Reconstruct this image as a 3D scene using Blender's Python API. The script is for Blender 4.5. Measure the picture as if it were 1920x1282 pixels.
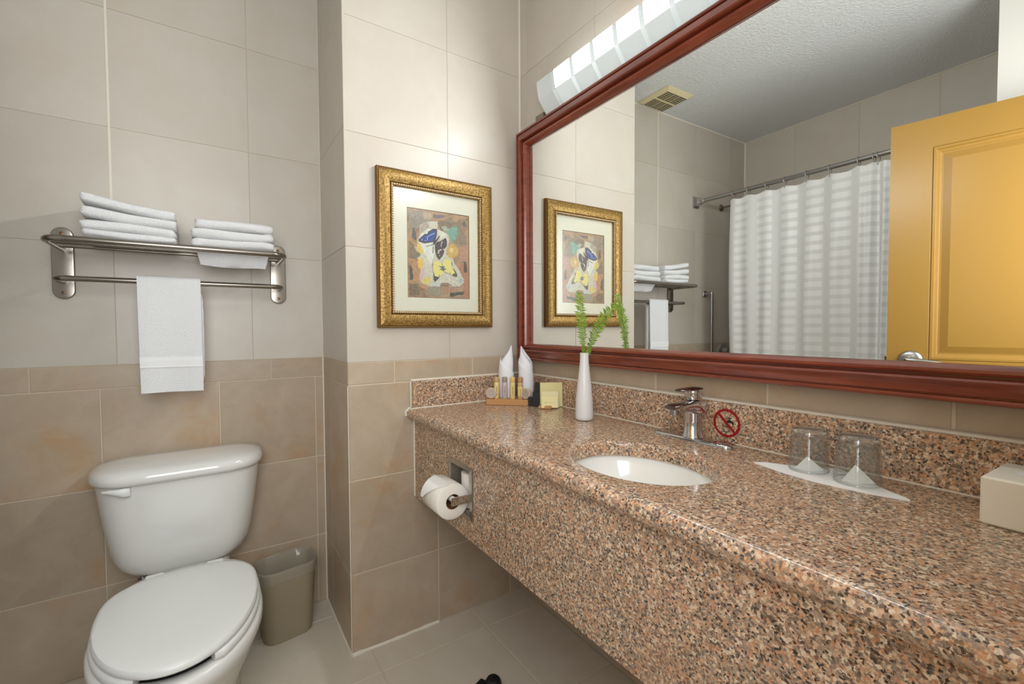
import bpy, bmesh, math, random
from mathutils import Vector, Matrix, noise

random.seed(7)
for o in list(bpy.data.objects):
    bpy.data.objects.remove(o, do_unlink=True)
scene = bpy.context.scene
COL = scene.collection
PI = math.pi

# ------------------------------------------------------------------ camera
cam_data = bpy.data.cameras.new('camera')
cam = bpy.data.objects.new('camera', cam_data)
COL.objects.link(cam)
cam_data.sensor_width = 36.0
cam_data.lens = 841.41 / 1920 * 36.0
cam_data.clip_start = 0.02
YAW, PITCH, ROLL = 0.5886, -0.0315, -0.0051
_F = Vector((math.sin(YAW), math.cos(YAW), 0)); _R = Vector((math.cos(YAW), -math.sin(YAW), 0)); _U = Vector((0, 0, 1))
_F2 = _F * math.cos(PITCH) + _U * math.sin(PITCH)
_U2 = _U * math.cos(PITCH) - _F * math.sin(PITCH)
_R3 = _R * math.cos(ROLL) + _U2 * math.sin(ROLL)
_U3 = _U2 * math.cos(ROLL) - _R * math.sin(ROLL)
_m = Matrix((_R3, _U3, -_F2)).transposed().to_4x4()
cam.matrix_world = Matrix.Translation((0, 0, 1.15)) @ _m
scene.camera = cam

# ------------------------------------------------------------------ world, exposure
world = bpy.data.worlds.new('hall_light')
scene.world = world
world.use_nodes = True
world.node_tree.nodes['Background'].inputs[0].default_value = (0.80, 0.82, 0.85, 1)
world.node_tree.nodes['Background'].inputs[1].default_value = 0.45
scene.view_settings.view_transform = 'Standard'
scene.view_settings.look = 'None'
scene.view_settings.gamma = 1.0
scene.view_settings.use_curve_mapping = False
scene.view_settings.exposure = 0.2

# added fill light set in the open doorway behind the camera
ld = bpy.data.lights.new('doorway_fill', 'AREA')
ld.shape = 'RECTANGLE'; ld.size = 0.72; ld.size_y = 0.98; ld.energy = 17.0
ld.color = (0.95, 0.98, 1.0)
lo = bpy.data.objects.new('doorway_fill', ld)
COL.objects.link(lo)
lo.location = (-0.13, -0.09, 1.52)
lo.rotation_euler = (math.radians(90), 0, 0)

LAMP_GLOW = 70.0      # radiance of the lit glass fronts
SHADE_GLOW = 0.34     # shading of undersides and rims, put into a dimmer glow

# ------------------------------------------------------------------ main dimensions (metres)
YP, YT, XP, XM = 1.5987, 2.0035, 0.3845, 1.1134     # picture wall, toilet wall, pier side, mirror wall
XT = -1.268                                         # bath wall
ZC = 2.572                                          # ceiling
CT = 0.853                                          # counter top
AL = math.radians(-0.9)
MC = Vector((1.085, 0.8, 0)); MN = Vector((math.cos(AL), math.sin(AL), 0)); MT = Vector((-math.sin(AL), math.cos(AL), 0))
def mir(p, s, z): return MC - MN * p + MT * s + Vector((0, 0, z))

# ------------------------------------------------------------------ materials
def lin(c):
    return tuple(((v / 255) / 12.92 if v / 255 <= .04045 else ((v / 255 + .055) / 1.055) ** 2.4) for v in c) + (1,)
def base_mat(name):
    m = bpy.data.materials.new(name); m.use_nodes = True
    return m, m.node_tree, m.node_tree.nodes['Principled BSDF']
def N(nt, t, **k):
    n = nt.nodes.new(t)
    for a, v in k.items():
        if a.startswith('i_'): n.inputs[int(a[2:])].default_value = v
        else: setattr(n, a, v)
    return n
def ramp(nt, fac, stops, interp='LINEAR'):
    r = nt.nodes.new('ShaderNodeValToRGB'); r.color_ramp.interpolation = interp
    e = r.color_ramp.elements
    while len(e) > 1: e.remove(e[-1])
    e[0].position = stops[0][0]; e[0].color = stops[0][1]
    for p, c in stops[1:]:
        x = e.new(p); x.color = c
    nt.links.new(fac, r.inputs[0]); return r.outputs[0]
def mixc(nt, fac, a, b, blend='MIX'):
    m = nt.nodes.new('ShaderNodeMix'); m.data_type = 'RGBA'; m.blend_type = blend
    for k, v in (('Factor', fac), ('A', a), ('B', b)):
        idx = {'Factor': 0, 'A': 6, 'B': 7}[k]
        if hasattr(v, 'node'): nt.links.new(v, m.inputs[idx])
        else: m.inputs[idx].default_value = v
    return m.outputs[2]
def bump(nt, bsdf, height, strength, dist=0.01):
    b = nt.nodes.new('ShaderNodeBump'); b.inputs['Strength'].default_value = strength; b.inputs['Distance'].default_value = dist
    nt.links.new(height, b.inputs['Height']); nt.links.new(b.outputs[0], bsdf.inputs['Normal'])
def pos(nt, scale=None, rnd=False):
    g = nt.nodes.new('ShaderNodeNewGeometry'); out = g.outputs['Position']
    if rnd:
        oi = nt.nodes.new('ShaderNodeObjectInfo')
        mu = N(nt, 'ShaderNodeMath', operation='MULTIPLY'); mu.inputs[1].default_value = 37.0
        nt.links.new(oi.outputs['Random'], mu.inputs[0])
        ad = N(nt, 'ShaderNodeVectorMath', operation='ADD')
        nt.links.new(out, ad.inputs[0]); nt.links.new(mu.outputs[0], ad.inputs[1]); out = ad.outputs[0]
    if scale:
        v = N(nt, 'ShaderNodeVectorMath', operation='MULTIPLY'); v.inputs[1].default_value = scale
        nt.links.new(out, v.inputs[0]); out = v.outputs[0]
    return out
def noise_tex(nt, vec, scale, detail=4, rough=.55, dist=0.0):
    n = nt.nodes.new('ShaderNodeTexNoise'); n.inputs['Scale'].default_value = scale; n.inputs['Detail'].default_value = detail
    n.inputs['Roughness'].default_value = rough; n.inputs['Distortion'].default_value = dist
    nt.links.new(vec, n.inputs['Vector']); return n.outputs['Fac']
def plain(name, rgb, rough=.5, metal=0.0, coat=0.0, spec=.5, trans=0.0, ior=1.45, alpha=1.0):
    m, nt, b = base_mat(name)
    b.inputs['Base Color'].default_value = lin(rgb); b.inputs['Roughness'].default_value = rough
    b.inputs['Metallic'].default_value = metal; b.inputs['Coat Weight'].default_value = coat
    b.inputs['Specular IOR Level'].default_value = spec; b.inputs['Transmission Weight'].default_value = trans
    b.inputs['IOR'].default_value = ior; b.inputs['Alpha'].default_value = alpha
    return m
def tile_mat(name, base, stain, pale, rough, jitter, scale=3.0, stain_amt=(.56, .78), bstr=.12):
    m, nt, b = base_mat(name)
    v = pos(nt, rnd=True)
    n1 = noise_tex(nt, v, scale, 5, .6, .3)
    c = mixc(nt, ramp(nt, n1, [(stain_amt[0], (0, 0, 0, 1)), (stain_amt[1], (1, 1, 1, 1))]), lin(base), lin(stain))
    n2 = noise_tex(nt, v, scale * 2.3, 6, .65, .6)
    c = mixc(nt, ramp(nt, n2, [(.42, (0, 0, 0, 1)), (.75, (.8, .8, .8, 1))]), c, lin(pale))
    oi = nt.nodes.new('ShaderNodeObjectInfo')
    j = ramp(nt, oi.outputs['Random'], [(0, (1 - jitter, 1 - jitter, 1 - jitter * 1.15, 1)), (1, (1 + jitter * .5, 1 + jitter * .5, 1 + jitter * .45, 1))])
    c = mixc(nt, 1.0, c, j, 'MULTIPLY')
    nt.links.new(c, b.inputs['Base Color']); b.inputs['Roughness'].default_value = rough
    n3 = noise_tex(nt, v, 38, 6, .7)
    bump(nt, b, n3, bstr, .004)
    return m

M = {}
M['tile_up'] = tile_mat('cream_wall_tile', (198, 189, 177), (200, 185, 169), (204, 197, 187), .38, .045, 2.2)
M['tile_low'] = tile_mat('beige_wall_tile', (178, 160, 139), (186, 148, 106), (193, 177, 157), .36, .07, 3.6, (.52, .74))
M['tile_floor'] = tile_mat('floor_tile', (206, 196, 180), (198, 184, 162), (214, 206, 192), .40, .04, 3.0, (.6, .85))
M['grout'] = plain('cream_grout', (206, 192, 168), .85)
M['grout_up'] = plain('pale_grout', (196, 184, 168), .85)
M['caulk'] = plain('white_caulk', (226, 218, 202), .6)
M['paint_white'] = plain('white_wall_paint', (232, 229, 222), .6)
M['porcelain'] = plain('white_porcelain', (222, 221, 216), .12, coat=.6)
M['seat_plastic'] = plain('white_seat_plastic', (222, 223, 219), .32)
M['basin'] = plain('basin_porcelain', (246, 245, 240), .1, coat=.5)
M['chrome'] = plain('chrome', (205, 205, 208), .08, 1.0)
M['nickel'] = plain('brushed_nickel', (150, 143, 134), .26, 1.0)
M['steel'] = plain('satin_steel', (165, 165, 163), .3, 1.0)
M['black'] = plain('black_rubber', (18, 18, 19), .6)
M['dark'] = plain('slot_shade_black', (12, 11, 10), .8)
M['mirror'] = plain('mirror_silver', (246, 248, 245), .0, 1.0)
M['screw'] = plain('rusty_screw', (120, 95, 75), .4, 1.0)
M['bin'] = plain('taupe_plastic', (160, 148, 124), .45)
M['door_paint'] = plain('mustard_paint', (156, 118, 52), .32)
M['mat_board'] = plain('cream_mat_board', (228, 223, 208), .8)
M['paper'] = plain('tissue_paper', (232, 226, 216), .9)
M['paper_white'] = plain('white_paper', (240, 239, 236), .85)
M['card'] = plain('yellow_card', (222, 212, 156), .7)  # three card tones stand in for the shading that parts them
M['card_b'] = plain('yellow_card_step_b', (230, 222, 176), .7)
M['card_c'] = plain('yellow_card_step_c', (234, 224, 168), .7)
M['cardboard_core'] = plain('cardboard_core', (120, 84, 54), .9)
M['light_wood'] = plain('light_wood', (190, 140, 88), .5)
M['red'] = plain('red_ink', (150, 16, 24), .4)
M['ink'] = plain('black_ink', (20, 20, 20), .5)
M['vent'] = plain('ivory_plastic', (214, 200, 156), .5)
M['box'] = plain('cream_box', (238, 234, 220), .6)
M['bright_nickel'] = plain('bright_nickel', (196, 192, 186), .2, 1.0)
M['vase'] = plain('frosted_glass_vase', (224, 224, 224), .35, coat=.2)
M['fern_stem'] = plain('fern_stem', (98, 128, 40), .5)
M['soap_wrap'] = plain('soap_wrap', (198, 176, 160), .5)
M['bottle_yellow'] = plain('bottle_yellow', (226, 204, 140), .3)
M['bottle_clear'] = plain('bottle_lilac', (190, 178, 182), .15)
M['bottle_amber'] = plain('bottle_amber', (196, 170, 122), .15)
M['cap_tan'] = plain('cap_tan', (196, 160, 112), .4)
M['cap_grey'] = plain('cap_grey', (150, 142, 134), .4)
M['cap_gold'] = plain('cap_gold', (222, 186, 112), .4)
M['cap_brown'] = plain('cap_brown', (176, 136, 92), .4)

def m_granite():
    m, nt, b = base_mat('granite')
    v = pos(nt)
    nz = N(nt, 'ShaderNodeTexNoise'); nz.inputs['Scale'].default_value = 170; nz.inputs['Detail'].default_value = 3
    nt.links.new(v, nz.inputs['Vector'])
    sc = N(nt, 'ShaderNodeVectorMath', operation='SCALE'); sc.inputs['Scale'].default_value = .006
    nt.links.new(nz.outputs['Color'], sc.inputs[0])
    ad = N(nt, 'ShaderNodeVectorMath', operation='ADD'); nt.links.new(v, ad.inputs[0]); nt.links.new(sc.outputs[0], ad.inputs[1])
    def cells(scale):
        vo = N(nt, 'ShaderNodeTexVoronoi'); vo.inputs['Scale'].default_value = scale; nt.links.new(ad.outputs[0], vo.inputs['Vector'])
        sp = N(nt, 'ShaderNodeSeparateColor'); nt.links.new(vo.outputs['Color'], sp.inputs[0]); return sp
    big = cells(225)
    c = ramp(nt, big.outputs[0], [(0, lin((130, 116, 104))), (.18, lin((164, 146, 129))), (.34, lin((194, 152, 120))), (.50, lin((216, 180, 148))),
                                  (.64, lin((233, 214, 189))), (.78, lin((198, 142, 102))), (.90, lin((144, 130, 116)))], 'CONSTANT')
    sm = cells(480)
    f = ramp(nt, sm.outputs[0], [(0, lin((122, 106, 90))), (.25, lin((178, 142, 114))), (.5, lin((212, 176, 146))), (.75, lin((228, 207, 181)))], 'CONSTANT')
    c = mixc(nt, .30, c, f)
    bk = cells(330)
    k = ramp(nt, bk.outputs[1], [(0, (0, 0, 0, 1)), (.895, (.92, .92, .92, 1))], 'CONSTANT')
    c = mixc(nt, k, c, lin((46, 42, 42)))
    dk = cells(240)
    k2 = ramp(nt, dk.outputs[2], [(0, (0, 0, 0, 1)), (.85, (.7, .7, .7, 1))], 'CONSTANT')
    c = mixc(nt, k2, c, lin((84, 74, 70)))
    bn = noise_tex(nt, v, 9, 3)
    c = mixc(nt, ramp(nt, bn, [(.45, (0, 0, 0, 1)), (.72, (.28, .28, .28, 1))]), c, lin((182, 134, 98)))
    nt.links.new(c, b.inputs['Base Color']); b.inputs['Roughness'].default_value = .16
    b.inputs['Specular IOR Level'].default_value = .5
    return m
M['granite'] = m_granite()

def m_ceiling():
    m, nt, b = base_mat('textured_ceiling')
    v = pos(nt)
    b.inputs['Base Color'].default_value = lin((228, 229, 227)); b.inputs['Roughness'].default_value = .55
    bump(nt, b, noise_tex(nt, v, 70, 5, .65), .9, .012)
    return m
M['ceiling'] = m_ceiling()

def m_wood():
    m, nt, b = base_mat('mahogany')
    v = pos(nt, (60, 6, 60))
    n = noise_tex(nt, v, 1.0, 5, .6, .5)
    c = ramp(nt, n, [(.3, lin((104, 42, 26))), (.6, lin((138, 64, 42))), (.8, lin((156, 82, 56)))])
    nt.links.new(c, b.inputs['Base Color']); b.inputs['Roughness'].default_value = .28; b.inputs['Coat Weight'].default_value = .5
    b.inputs['Coat Roughness'].default_value = .2
    return m
M['mahogany'] = m_wood()

def m_gold():
    m, nt, b = base_mat('antique_gold')
    v = pos(nt)
    n = noise_tex(nt, v, 150, 6, .75)
    c = ramp(nt, n, [(.38, lin((94, 70, 32))), (.5, lin((148, 116, 60))), (.64, lin((192, 160, 94)))])
    nt.links.new(c, b.inputs['Base Color']); b.inputs['Metallic'].default_value = .55; b.inputs['Roughness'].default_value = .42
    bump(nt, b, n, .25, .002)
    return m
M['gold'] = m_gold()
M['gold_dark'] = plain('gold_edge', (116, 82, 34), .45, .4)
M['silver_gilt'] = plain('silver_gilt', (206, 180, 146), .3, .5)

def m_terry():
    m, nt, b = base_mat('terry_cloth')
    v = pos(nt)
    b.inputs['Base Color'].default_value = lin((238, 238, 238)); b.inputs['Roughness'].default_value = .95
    b.inputs['Sheen Weight'].default_value = .2
    n = noise_tex(nt, v, 300, 3, .7)
    bump(nt, b, n, .8, .006)
    return m
M['terry'] = m_terry()
M['band'] = plain('woven_band', (226, 226, 225), .7)
M['napkin'] = plain('napkin_cloth', (236, 236, 240), .9)

def m_curtain():
    m, nt, b = base_mat('shower_curtain')
    tc = N(nt, 'ShaderNodeUVMap'); tc.uv_map = 'cloth'
    sx = N(nt, 'ShaderNodeSeparateXYZ'); nt.links.new(tc.outputs[0], sx.inputs[0])
    def sq(sock, period, lo, ph=0.0):
        a = N(nt, 'ShaderNodeMath', operation='MULTIPLY_ADD'); a.inputs[1].default_value = 1 / period; a.inputs[2].default_value = ph
        nt.links.new(sock, a.inputs[0])
        f = N(nt, 'ShaderNodeMath', operation='FRACT'); nt.links.new(a.outputs[0], f.inputs[0])
        g = N(nt, 'ShaderNodeMath', operation='GREATER_THAN'); g.inputs[1].default_value = lo; nt.links.new(f.outputs[0], g.inputs[0]); return g.outputs[0]
    rows = sq(sx.outputs[1], .052, .42)
    cols = sq(sx.outputs[0], .15, .36, .1)
    mul = N(nt, 'ShaderNodeMath', operation='MULTIPLY'); nt.links.new(rows, mul.inputs[0]); nt.links.new(cols, mul.inputs[1])
    c = mixc(nt, mul.outputs[0], lin((236, 236, 235)), lin((250, 250, 249)))
    nt.links.new(c, b.inputs['Base Color']); b.inputs['Roughness'].default_value = .55
    r = ramp(nt, mul.outputs[0], [(0, (.6, .6, .6, 1)), (1, (.35, .35, .35, 1))])
    nt.links.new(r, b.inputs['Roughness'])
    tr = N(nt, 'ShaderNodeBsdfTranslucent'); nt.links.new(c, tr.inputs[0])
    mx = N(nt, 'ShaderNodeMixShader'); mx.inputs[0].default_value = .15
    nt.links.new(b.outputs[0], mx.inputs[1]); nt.links.new(tr.outputs[0], mx.inputs[2])
    nt.links.new(mx.outputs[0], nt.nodes['Material Output'].inputs[0])
    return m
M['curtain'] = m_curtain()

def m_glass(name, color=(1, 1, 1), rough=0.0, ior=1.45, thin=False, power=4.5, haze=0.0):
    m, nt, b = base_mat(name)
    if thin:
        g = N(nt, 'ShaderNodeBsdfTransparent'); g.inputs[0].default_value = (*color, 1)
        gl = N(nt, 'ShaderNodeBsdfGlossy'); gl.inputs['Roughness'].default_value = .02
        lw = N(nt, 'ShaderNodeLayerWeight'); lw.inputs[0].default_value = .5
        pw = N(nt, 'ShaderNodeMath', operation='POWER'); pw.inputs[1].default_value = power; nt.links.new(lw.outputs['Facing'], pw.inputs[0])
        fr = N(nt, 'ShaderNodeMath', operation='MULTIPLY_ADD'); fr.inputs[1].default_value = ior * .5; fr.inputs[2].default_value = .05
        nt.links.new(pw.outputs[0], fr.inputs[0]); gl.inputs['Roughness'].default_value = rough
        mx = N(nt, 'ShaderNodeMixShader'); nt.links.new(fr.outputs[0], mx.inputs[0])
        body = g.outputs[0]
        if haze:
            df = N(nt, 'ShaderNodeBsdfTranslucent'); df.inputs[0].default_value = (.92, .92, .92, 1)
            d2 = N(nt, 'ShaderNodeBsdfDiffuse'); d2.inputs[0].default_value = (.92, .92, .92, 1)
            m0 = N(nt, 'ShaderNodeMixShader'); m0.inputs[0].default_value = .5; nt.links.new(d2.outputs[0], m0.inputs[1]); nt.links.new(df.outputs[0], m0.inputs[2])
            m1 = N(nt, 'ShaderNodeMixShader'); m1.inputs[0].default_value = haze; nt.links.new(body, m1.inputs[1]); nt.links.new(m0.outputs[0], m1.inputs[2]); body = m1.outputs[0]
        nt.links.new(body, mx.inputs[1]); nt.links.new(gl.outputs[0], mx.inputs[2])
        nt.links.new(mx.outputs[0], nt.nodes['Material Output'].inputs[0])
    else:
        b.inputs['Base Color'].default_value = (*color, 1); b.inputs['Transmission Weight'].default_value = 1.0
        b.inputs['Roughness'].default_value = rough; b.inputs['IOR'].default_value = ior
    return m
M['picture_glass'] = m_glass('picture_glass', (.97, .98, .97), rough=.22, thin=True, ior=1.0)
M['tumbler'] = m_glass('tumbler_glass', (.95, .965, .965), rough=.03, thin=True, ior=1.3, power=2.6, haze=.03)
M['liner'] = m_glass('clear_bag_plastic', (.95, .94, .92), rough=.2, thin=True, ior=1.2, power=3.0, haze=.20)
M['thick_glass'] = m_glass('thick_glass', (.93, .97, .96), ior=1.45)

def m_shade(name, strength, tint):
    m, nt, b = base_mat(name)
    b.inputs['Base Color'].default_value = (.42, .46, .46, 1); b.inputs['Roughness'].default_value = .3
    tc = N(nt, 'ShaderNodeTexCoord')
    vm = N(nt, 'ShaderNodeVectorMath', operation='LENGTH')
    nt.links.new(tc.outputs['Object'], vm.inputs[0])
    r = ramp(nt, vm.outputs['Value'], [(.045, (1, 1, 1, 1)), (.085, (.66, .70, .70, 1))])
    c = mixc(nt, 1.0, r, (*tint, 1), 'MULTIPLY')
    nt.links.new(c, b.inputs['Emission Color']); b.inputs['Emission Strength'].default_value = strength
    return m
M['shade'] = m_shade('dimmed_frosted_glass', SHADE_GLOW, (.93, 1.0, .99))
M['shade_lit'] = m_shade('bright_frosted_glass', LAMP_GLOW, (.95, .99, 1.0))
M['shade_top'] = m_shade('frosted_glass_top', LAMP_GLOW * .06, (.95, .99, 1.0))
M['shade_dim'] = m_shade('faint_frosted_glass', SHADE_GLOW * .5, (.95, 1.0, .97))

def m_art():
    m, nt, b = base_mat('art_print')
    v = pos(nt)
    n = noise_tex(nt, v, 26, 6, .7, .8); n2 = noise_tex(nt, v, 90, 4, .7)
    c = ramp(nt, n, [(.30, lin((112, 98, 84))), (.45, lin((168, 134, 102))), (.58, lin((186, 150, 116))), (.72, lin((150, 116, 92)))])
    c = mixc(nt, ramp(nt, n2, [(.58, (0, 0, 0, 1)), (.72, (.45, .45, .45, 1))]), c, lin((96, 92, 86)))
    nt.links.new(c, b.inputs['Base Color']); b.inputs['Roughness'].default_value = .7
    return m
M['art'] = m_art()
_ink = {}
def paint(rgb, var=18):
    if rgb in _ink: return _ink[rgb]
    m, nt, b = base_mat('print_ink_%d_%d_%d' % rgb)
    v = pos(nt); n = noise_tex(nt, v, 120, 5, .7, .6)
    d = tuple(max(0, x - var) for x in rgb); e = tuple(min(255, x + var) for x in rgb)
    nt.links.new(ramp(nt, n, [(.35, lin(d)), (.65, lin(e))]), b.inputs['Base Color']); b.inputs['Roughness'].default_value = .7
    _ink[rgb] = m; return m
def m_fern():
    m, nt, b = base_mat('fern_leaf')
    v = pos(nt); n = noise_tex(nt, v, 60, 3)
    nt.links.new(ramp(nt, n, [(.3, lin((84, 122, 18))), (.7, lin((142, 172, 44)))]), b.inputs['Base Color'])
    b.inputs['Roughness'].default_value = .5
    return m
M['fern'] = m_fern()

# ------------------------------------------------------------------ mesh helpers
class MB:
    def __init__(s): s.v = []; s.f = []; s.m = []
    def add(s, vs, fs, mi=0):
        o = len(s.v); s.v += [Vector(x) for x in vs]
        for f in fs: s.f.append(tuple(i + o for i in f)); s.m.append(mi)
        return s
    def box(s, x0, x1, y0, y1, z0, z1, mi=0):
        v = [(x, y, z) for z in (z0, z1) for y in (y0, y1) for x in (x0, x1)]
        return s.add(v, [(0, 2, 3, 1), (4, 5, 7, 6), (0, 1, 5, 4), (2, 6, 7, 3), (0, 4, 6, 2), (1, 3, 7, 5)], mi)
    def cbox(s, mat, sx, sy, sz, c=.002, mi=0):
        # chamfered box centred at the origin of mat
        hx, hy, hz = sx / 2, sy / 2, sz / 2; vs = []; idx = {}
        for ax in range(3):
            for sg in (-1, 1):
                for a in (-1, 1):
                    for b_ in (-1, 1):
                        p = [0, 0, 0]; h = [hx, hy, hz]
                        p[ax] = sg * h[ax]; o1, o2 = (ax + 1) % 3, (ax + 2) % 3
                        p[o1] = a * (h[o1] - c); p[o2] = b_ * (h[o2] - c)
                        key = (ax, sg, tuple((sg if i == ax else (a if i == o1 else b_)) for i in range(3)))
                        idx[key] = len(vs); vs.append(mat @ Vector(p))
        fs = []
        for ax in range(3):
            o1, o2 = (ax + 1) % 3, (ax + 2) % 3
            for sg in (-1, 1):
                q = []
                for a, b_ in ((-1, -1), (1, -1), (1, 1), (-1, 1)):
                    t = [0, 0, 0]; t[ax] = sg; t[o1] = a; t[o2] = b_; q.append(idx[(ax, sg, tuple(t))])
                fs.append(tuple(q if sg > 0 else q[::-1]))
        for ax in range(3):     # edges parallel to ax
            o1, o2 = (ax + 1) % 3, (ax + 2) % 3
            for a in (-1, 1):
                for b_ in (-1, 1):
                    def k(owner, sgn):
                        t = [0, 0, 0]; t[ax] = sgn; t[o1] = a; t[o2] = b_; return idx[(owner, a if owner == o1 else b_, tuple(t))]
                    q = (k(o1, -1), k(o1, 1), k(o2, 1), k(o2, -1))
                    fs.append(q if a * b_ < 0 else q[::-1])
        for a in (-1, 1):
            for b_ in (-1, 1):
                for c_ in (-1, 1):
                    t = (a, b_, c_)
                    q = (idx[(0, a, t)], idx[(1, b_, t)], idx[(2, c_, t)])
                    fs.append(q if a * b_ * c_ > 0 else q[::-1])
        return s.add(vs, fs, mi)
    def tube(s, pts, r, n=12, caps=True, mi=0, closed=False):
        pts = [Vector(p) for p in pts]; L = len(pts); rings = []
        rr = r if isinstance(r, (list, tuple)) else [r] * L
        up = None; vs = []
        for i, p in enumerate(pts):
            if closed: t = pts[(i + 1) % L] - pts[i - 1]
            else: t = pts[min(i + 1, L - 1)] - pts[max(i - 1, 0)]
            t.normalize()
            if up is None:
                up = Vector((0, 0, 1)) if abs(t.z) < .9 else Vector((1, 0, 0))
            a = (up - t * up.dot(t)); a.normalize(); up = a; b = t.cross(a)
            for k in range(n):
                th = 2 * PI * k / n
                vs.append(p + (a * math.cos(th) + b * math.sin(th)) * rr[i])
        fs = []
        for i in range(L if closed else L - 1):
            j = (i + 1) % L
            for k in range(n):
                fs.append((i * n + k, i * n + (k + 1) % n, j * n + (k + 1) % n, j * n + k))
        if caps and not closed:
            fs.append(tuple(range(n))[::-1]); fs.append(tuple((L - 1) * n + k for k in range(n)))
        return s.add(vs, fs, mi)
    def lathe(s, prof, mat=Matrix(), n=32, mi=0, sx=1.0, sy=1.0, close=False):
        vs = []; L = len(prof)
        for r, z in prof:
            for k in range(n):
                th = 2 * PI * k / n
                vs.append(mat @ Vector((r * math.cos(th) * sx, r * math.sin(th) * sy, z)))
        fs = []
        for i in range(L if close else L - 1):
            j = (i + 1) % L
            for k in range(n):
                fs.append((i * n + k, i * n + (k + 1) % n, j * n + (k + 1) % n, j * n + k))
        if not close:
            fs.append(tuple(range(n))[::-1]); fs.append(tuple((L - 1) * n + k for k in range(n)))
        return s.add(vs, fs, mi)
    def loft(s, rings, caps=(True, True), mi=0):
        n = len(rings[0]); vs = [p for r in rings for p in r]; fs = []
        for i in range(len(rings) - 1):
            for k in range(n):
                fs.append((i * n + k, i * n + (k + 1) % n, (i + 1) * n + (k + 1) % n, (i + 1) * n + k))
        if caps[0]: fs.append(tuple(range(n))[::-1])
        if caps[1]: fs.append(tuple((len(rings) - 1) * n + k for k in range(n)))
        return s.add(vs, fs, mi)
    def prism(s, poly, n_off, mi=0):
        # poly: list of 3D points, extruded by vector n_off
        n = len(poly); o = Vector(n_off)
        vs = [Vector(p) for p in poly] + [Vector(p) + o for p in poly]
        fs = [tuple(range(n))[::-1], tuple(range(n, 2 * n))] + [(k, (k + 1) % n, n + (k + 1) % n, n + k) for k in range(n)]
        return s.add(vs, fs, mi)
    def mesh(s, name, mats, off=Vector((0, 0, 0)), smooth=None, fix=True):
        me = bpy.data.meshes.new(name)
        me.from_pydata([tuple(v - off) for v in s.v], [], s.f)
        for m in mats: me.materials.append(m)
        for p, mi in zip(me.polygons, s.m): p.material_index = mi
        if fix:
            bm = bmesh.new(); bm.from_mesh(me); bmesh.ops.recalc_face_normals(bm, faces=bm.faces); bm.to_mesh(me); bm.free()
        if smooth is not None:
            for p in me.polygons: p.use_smooth = True
            me.set_sharp_from_angle(angle=math.radians(smooth))
        me.update(); return me
    def build(s, name, mats, parent=None, smooth=None, origin=None, fix=True):
        if not isinstance(mats, (list, tuple)): mats = [mats]
        base = root_loc(parent) if parent else Vector((0, 0, 0))
        if origin is None:
            org = base.copy() if parent else Vector((0, 0, 0))
        else: org = Vector(origin)
        o = bpy.data.objects.new(name, s.mesh(name, mats, org, smooth, fix))
        COL.objects.link(o)
        if parent: o.parent = parent
        o.location = org - base
        return o
def root_loc(o):
    v = Vector((0, 0, 0))
    while o: v = v + o.location; o = o.parent
    return v
def thing(name, label, cat, loc, group=None):
    o = bpy.data.objects.new(name, None); COL.objects.link(o); o.location = loc; o.empty_display_size = .05
    o['label'] = label; o['category'] = cat
    if group: o['group'] = group
    return o
def tag(o, label, cat=None, group=None, kind=None):
    o['label'] = label
    if cat: o['category'] = cat
    if group: o['group'] = group
    if kind: o['kind'] = kind
    return o
def struct(o, label, cat='wall'):
    o['kind'] = 'structure'; o['label'] = label; o['category'] = cat; return o
def T(x, y, z): return Matrix.Translation((x, y, z))
def Rz(a): return Matrix.Rotation(a, 4, 'Z')
def Rx(a): return Matrix.Rotation(a, 4, 'X')
def Ry(a): return Matrix.Rotation(a, 4, 'Y')
def arc(c, r, a0, a1, n, f):
    return [f(c[0] + r * math.cos(a0 + (a1 - a0) * i / n), c[1] + r * math.sin(a0 + (a1 - a0) * i / n)) for i in range(n + 1)]

# ------------------------------------------------------------------ tiles
_tile_mesh = {}
def tile_mesh(w, h, t, c, mat):
    key = (round(w, 3), round(h, 3), t, c, mat.name)
    if key in _tile_mesh: return _tile_mesh[key]
    b = MB(); a, q = w / 2, h / 2
    v = [(-a + c, 0, -q + c), (a - c, 0, -q + c), (a - c, 0, q - c), (-a + c, 0, q - c),
         (-a, c * .8, -q), (a, c * .8, -q), (a, c * .8, q), (-a, c * .8, q),
         (-a, t, -q), (a, t, -q), (a, t, q), (-a, t, q)]
    f = [(0, 1, 2, 3)] + [(4 + k, 4 + (k + 1) % 4, (k + 1) % 4, k) for k in range(4)] + [(8 + k, 8 + (k + 1) % 4, 4 + (k + 1) % 4, 4 + k) for k in range(4)]
    b.add(v, f)
    me = b.mesh('tile', [mat], fix=False); _tile_mesh[key] = me; return me
def tiles(wall, side, plane, us, vs, mat, joint, c=.0012, t=.008, skip=None, jit=.0004):
    """side: 'y-' faces -y, 'x-' faces -x, 'x+' faces +x, 'z+' floor"""
    for i in range(len(us) - 1):
        for j in range(len(vs) - 1):
            u0, u1, v0, v1 = us[i], us[i + 1], vs[j], vs[j + 1]
            if skip and skip(u0, u1, v0, v1): continue
            w, h = abs(u1 - u0) - joint, abs(v1 - v0) - joint
            o = bpy.data.objects.new('tile', tile_mesh(w, h, t, c, mat)); COL.objects.link(o)
            u, v = (u0 + u1) / 2, (v0 + v1) / 2; d = random.uniform(0, jit)
            if side == 'y-': o.location = (u, plane + d, v)
            elif side == 'x-': o.location = (plane + d, u, v); o.rotation_euler = (0, 0, -PI / 2)
            elif side == 'x+': o.location = (plane - d, u, v); o.rotation_euler = (0, 0, PI / 2)
            elif side == 'z+': o.location = (u, v, plane - d); o.rotation_euler = (-PI / 2, 0, 0)
            o.parent = wall
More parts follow.
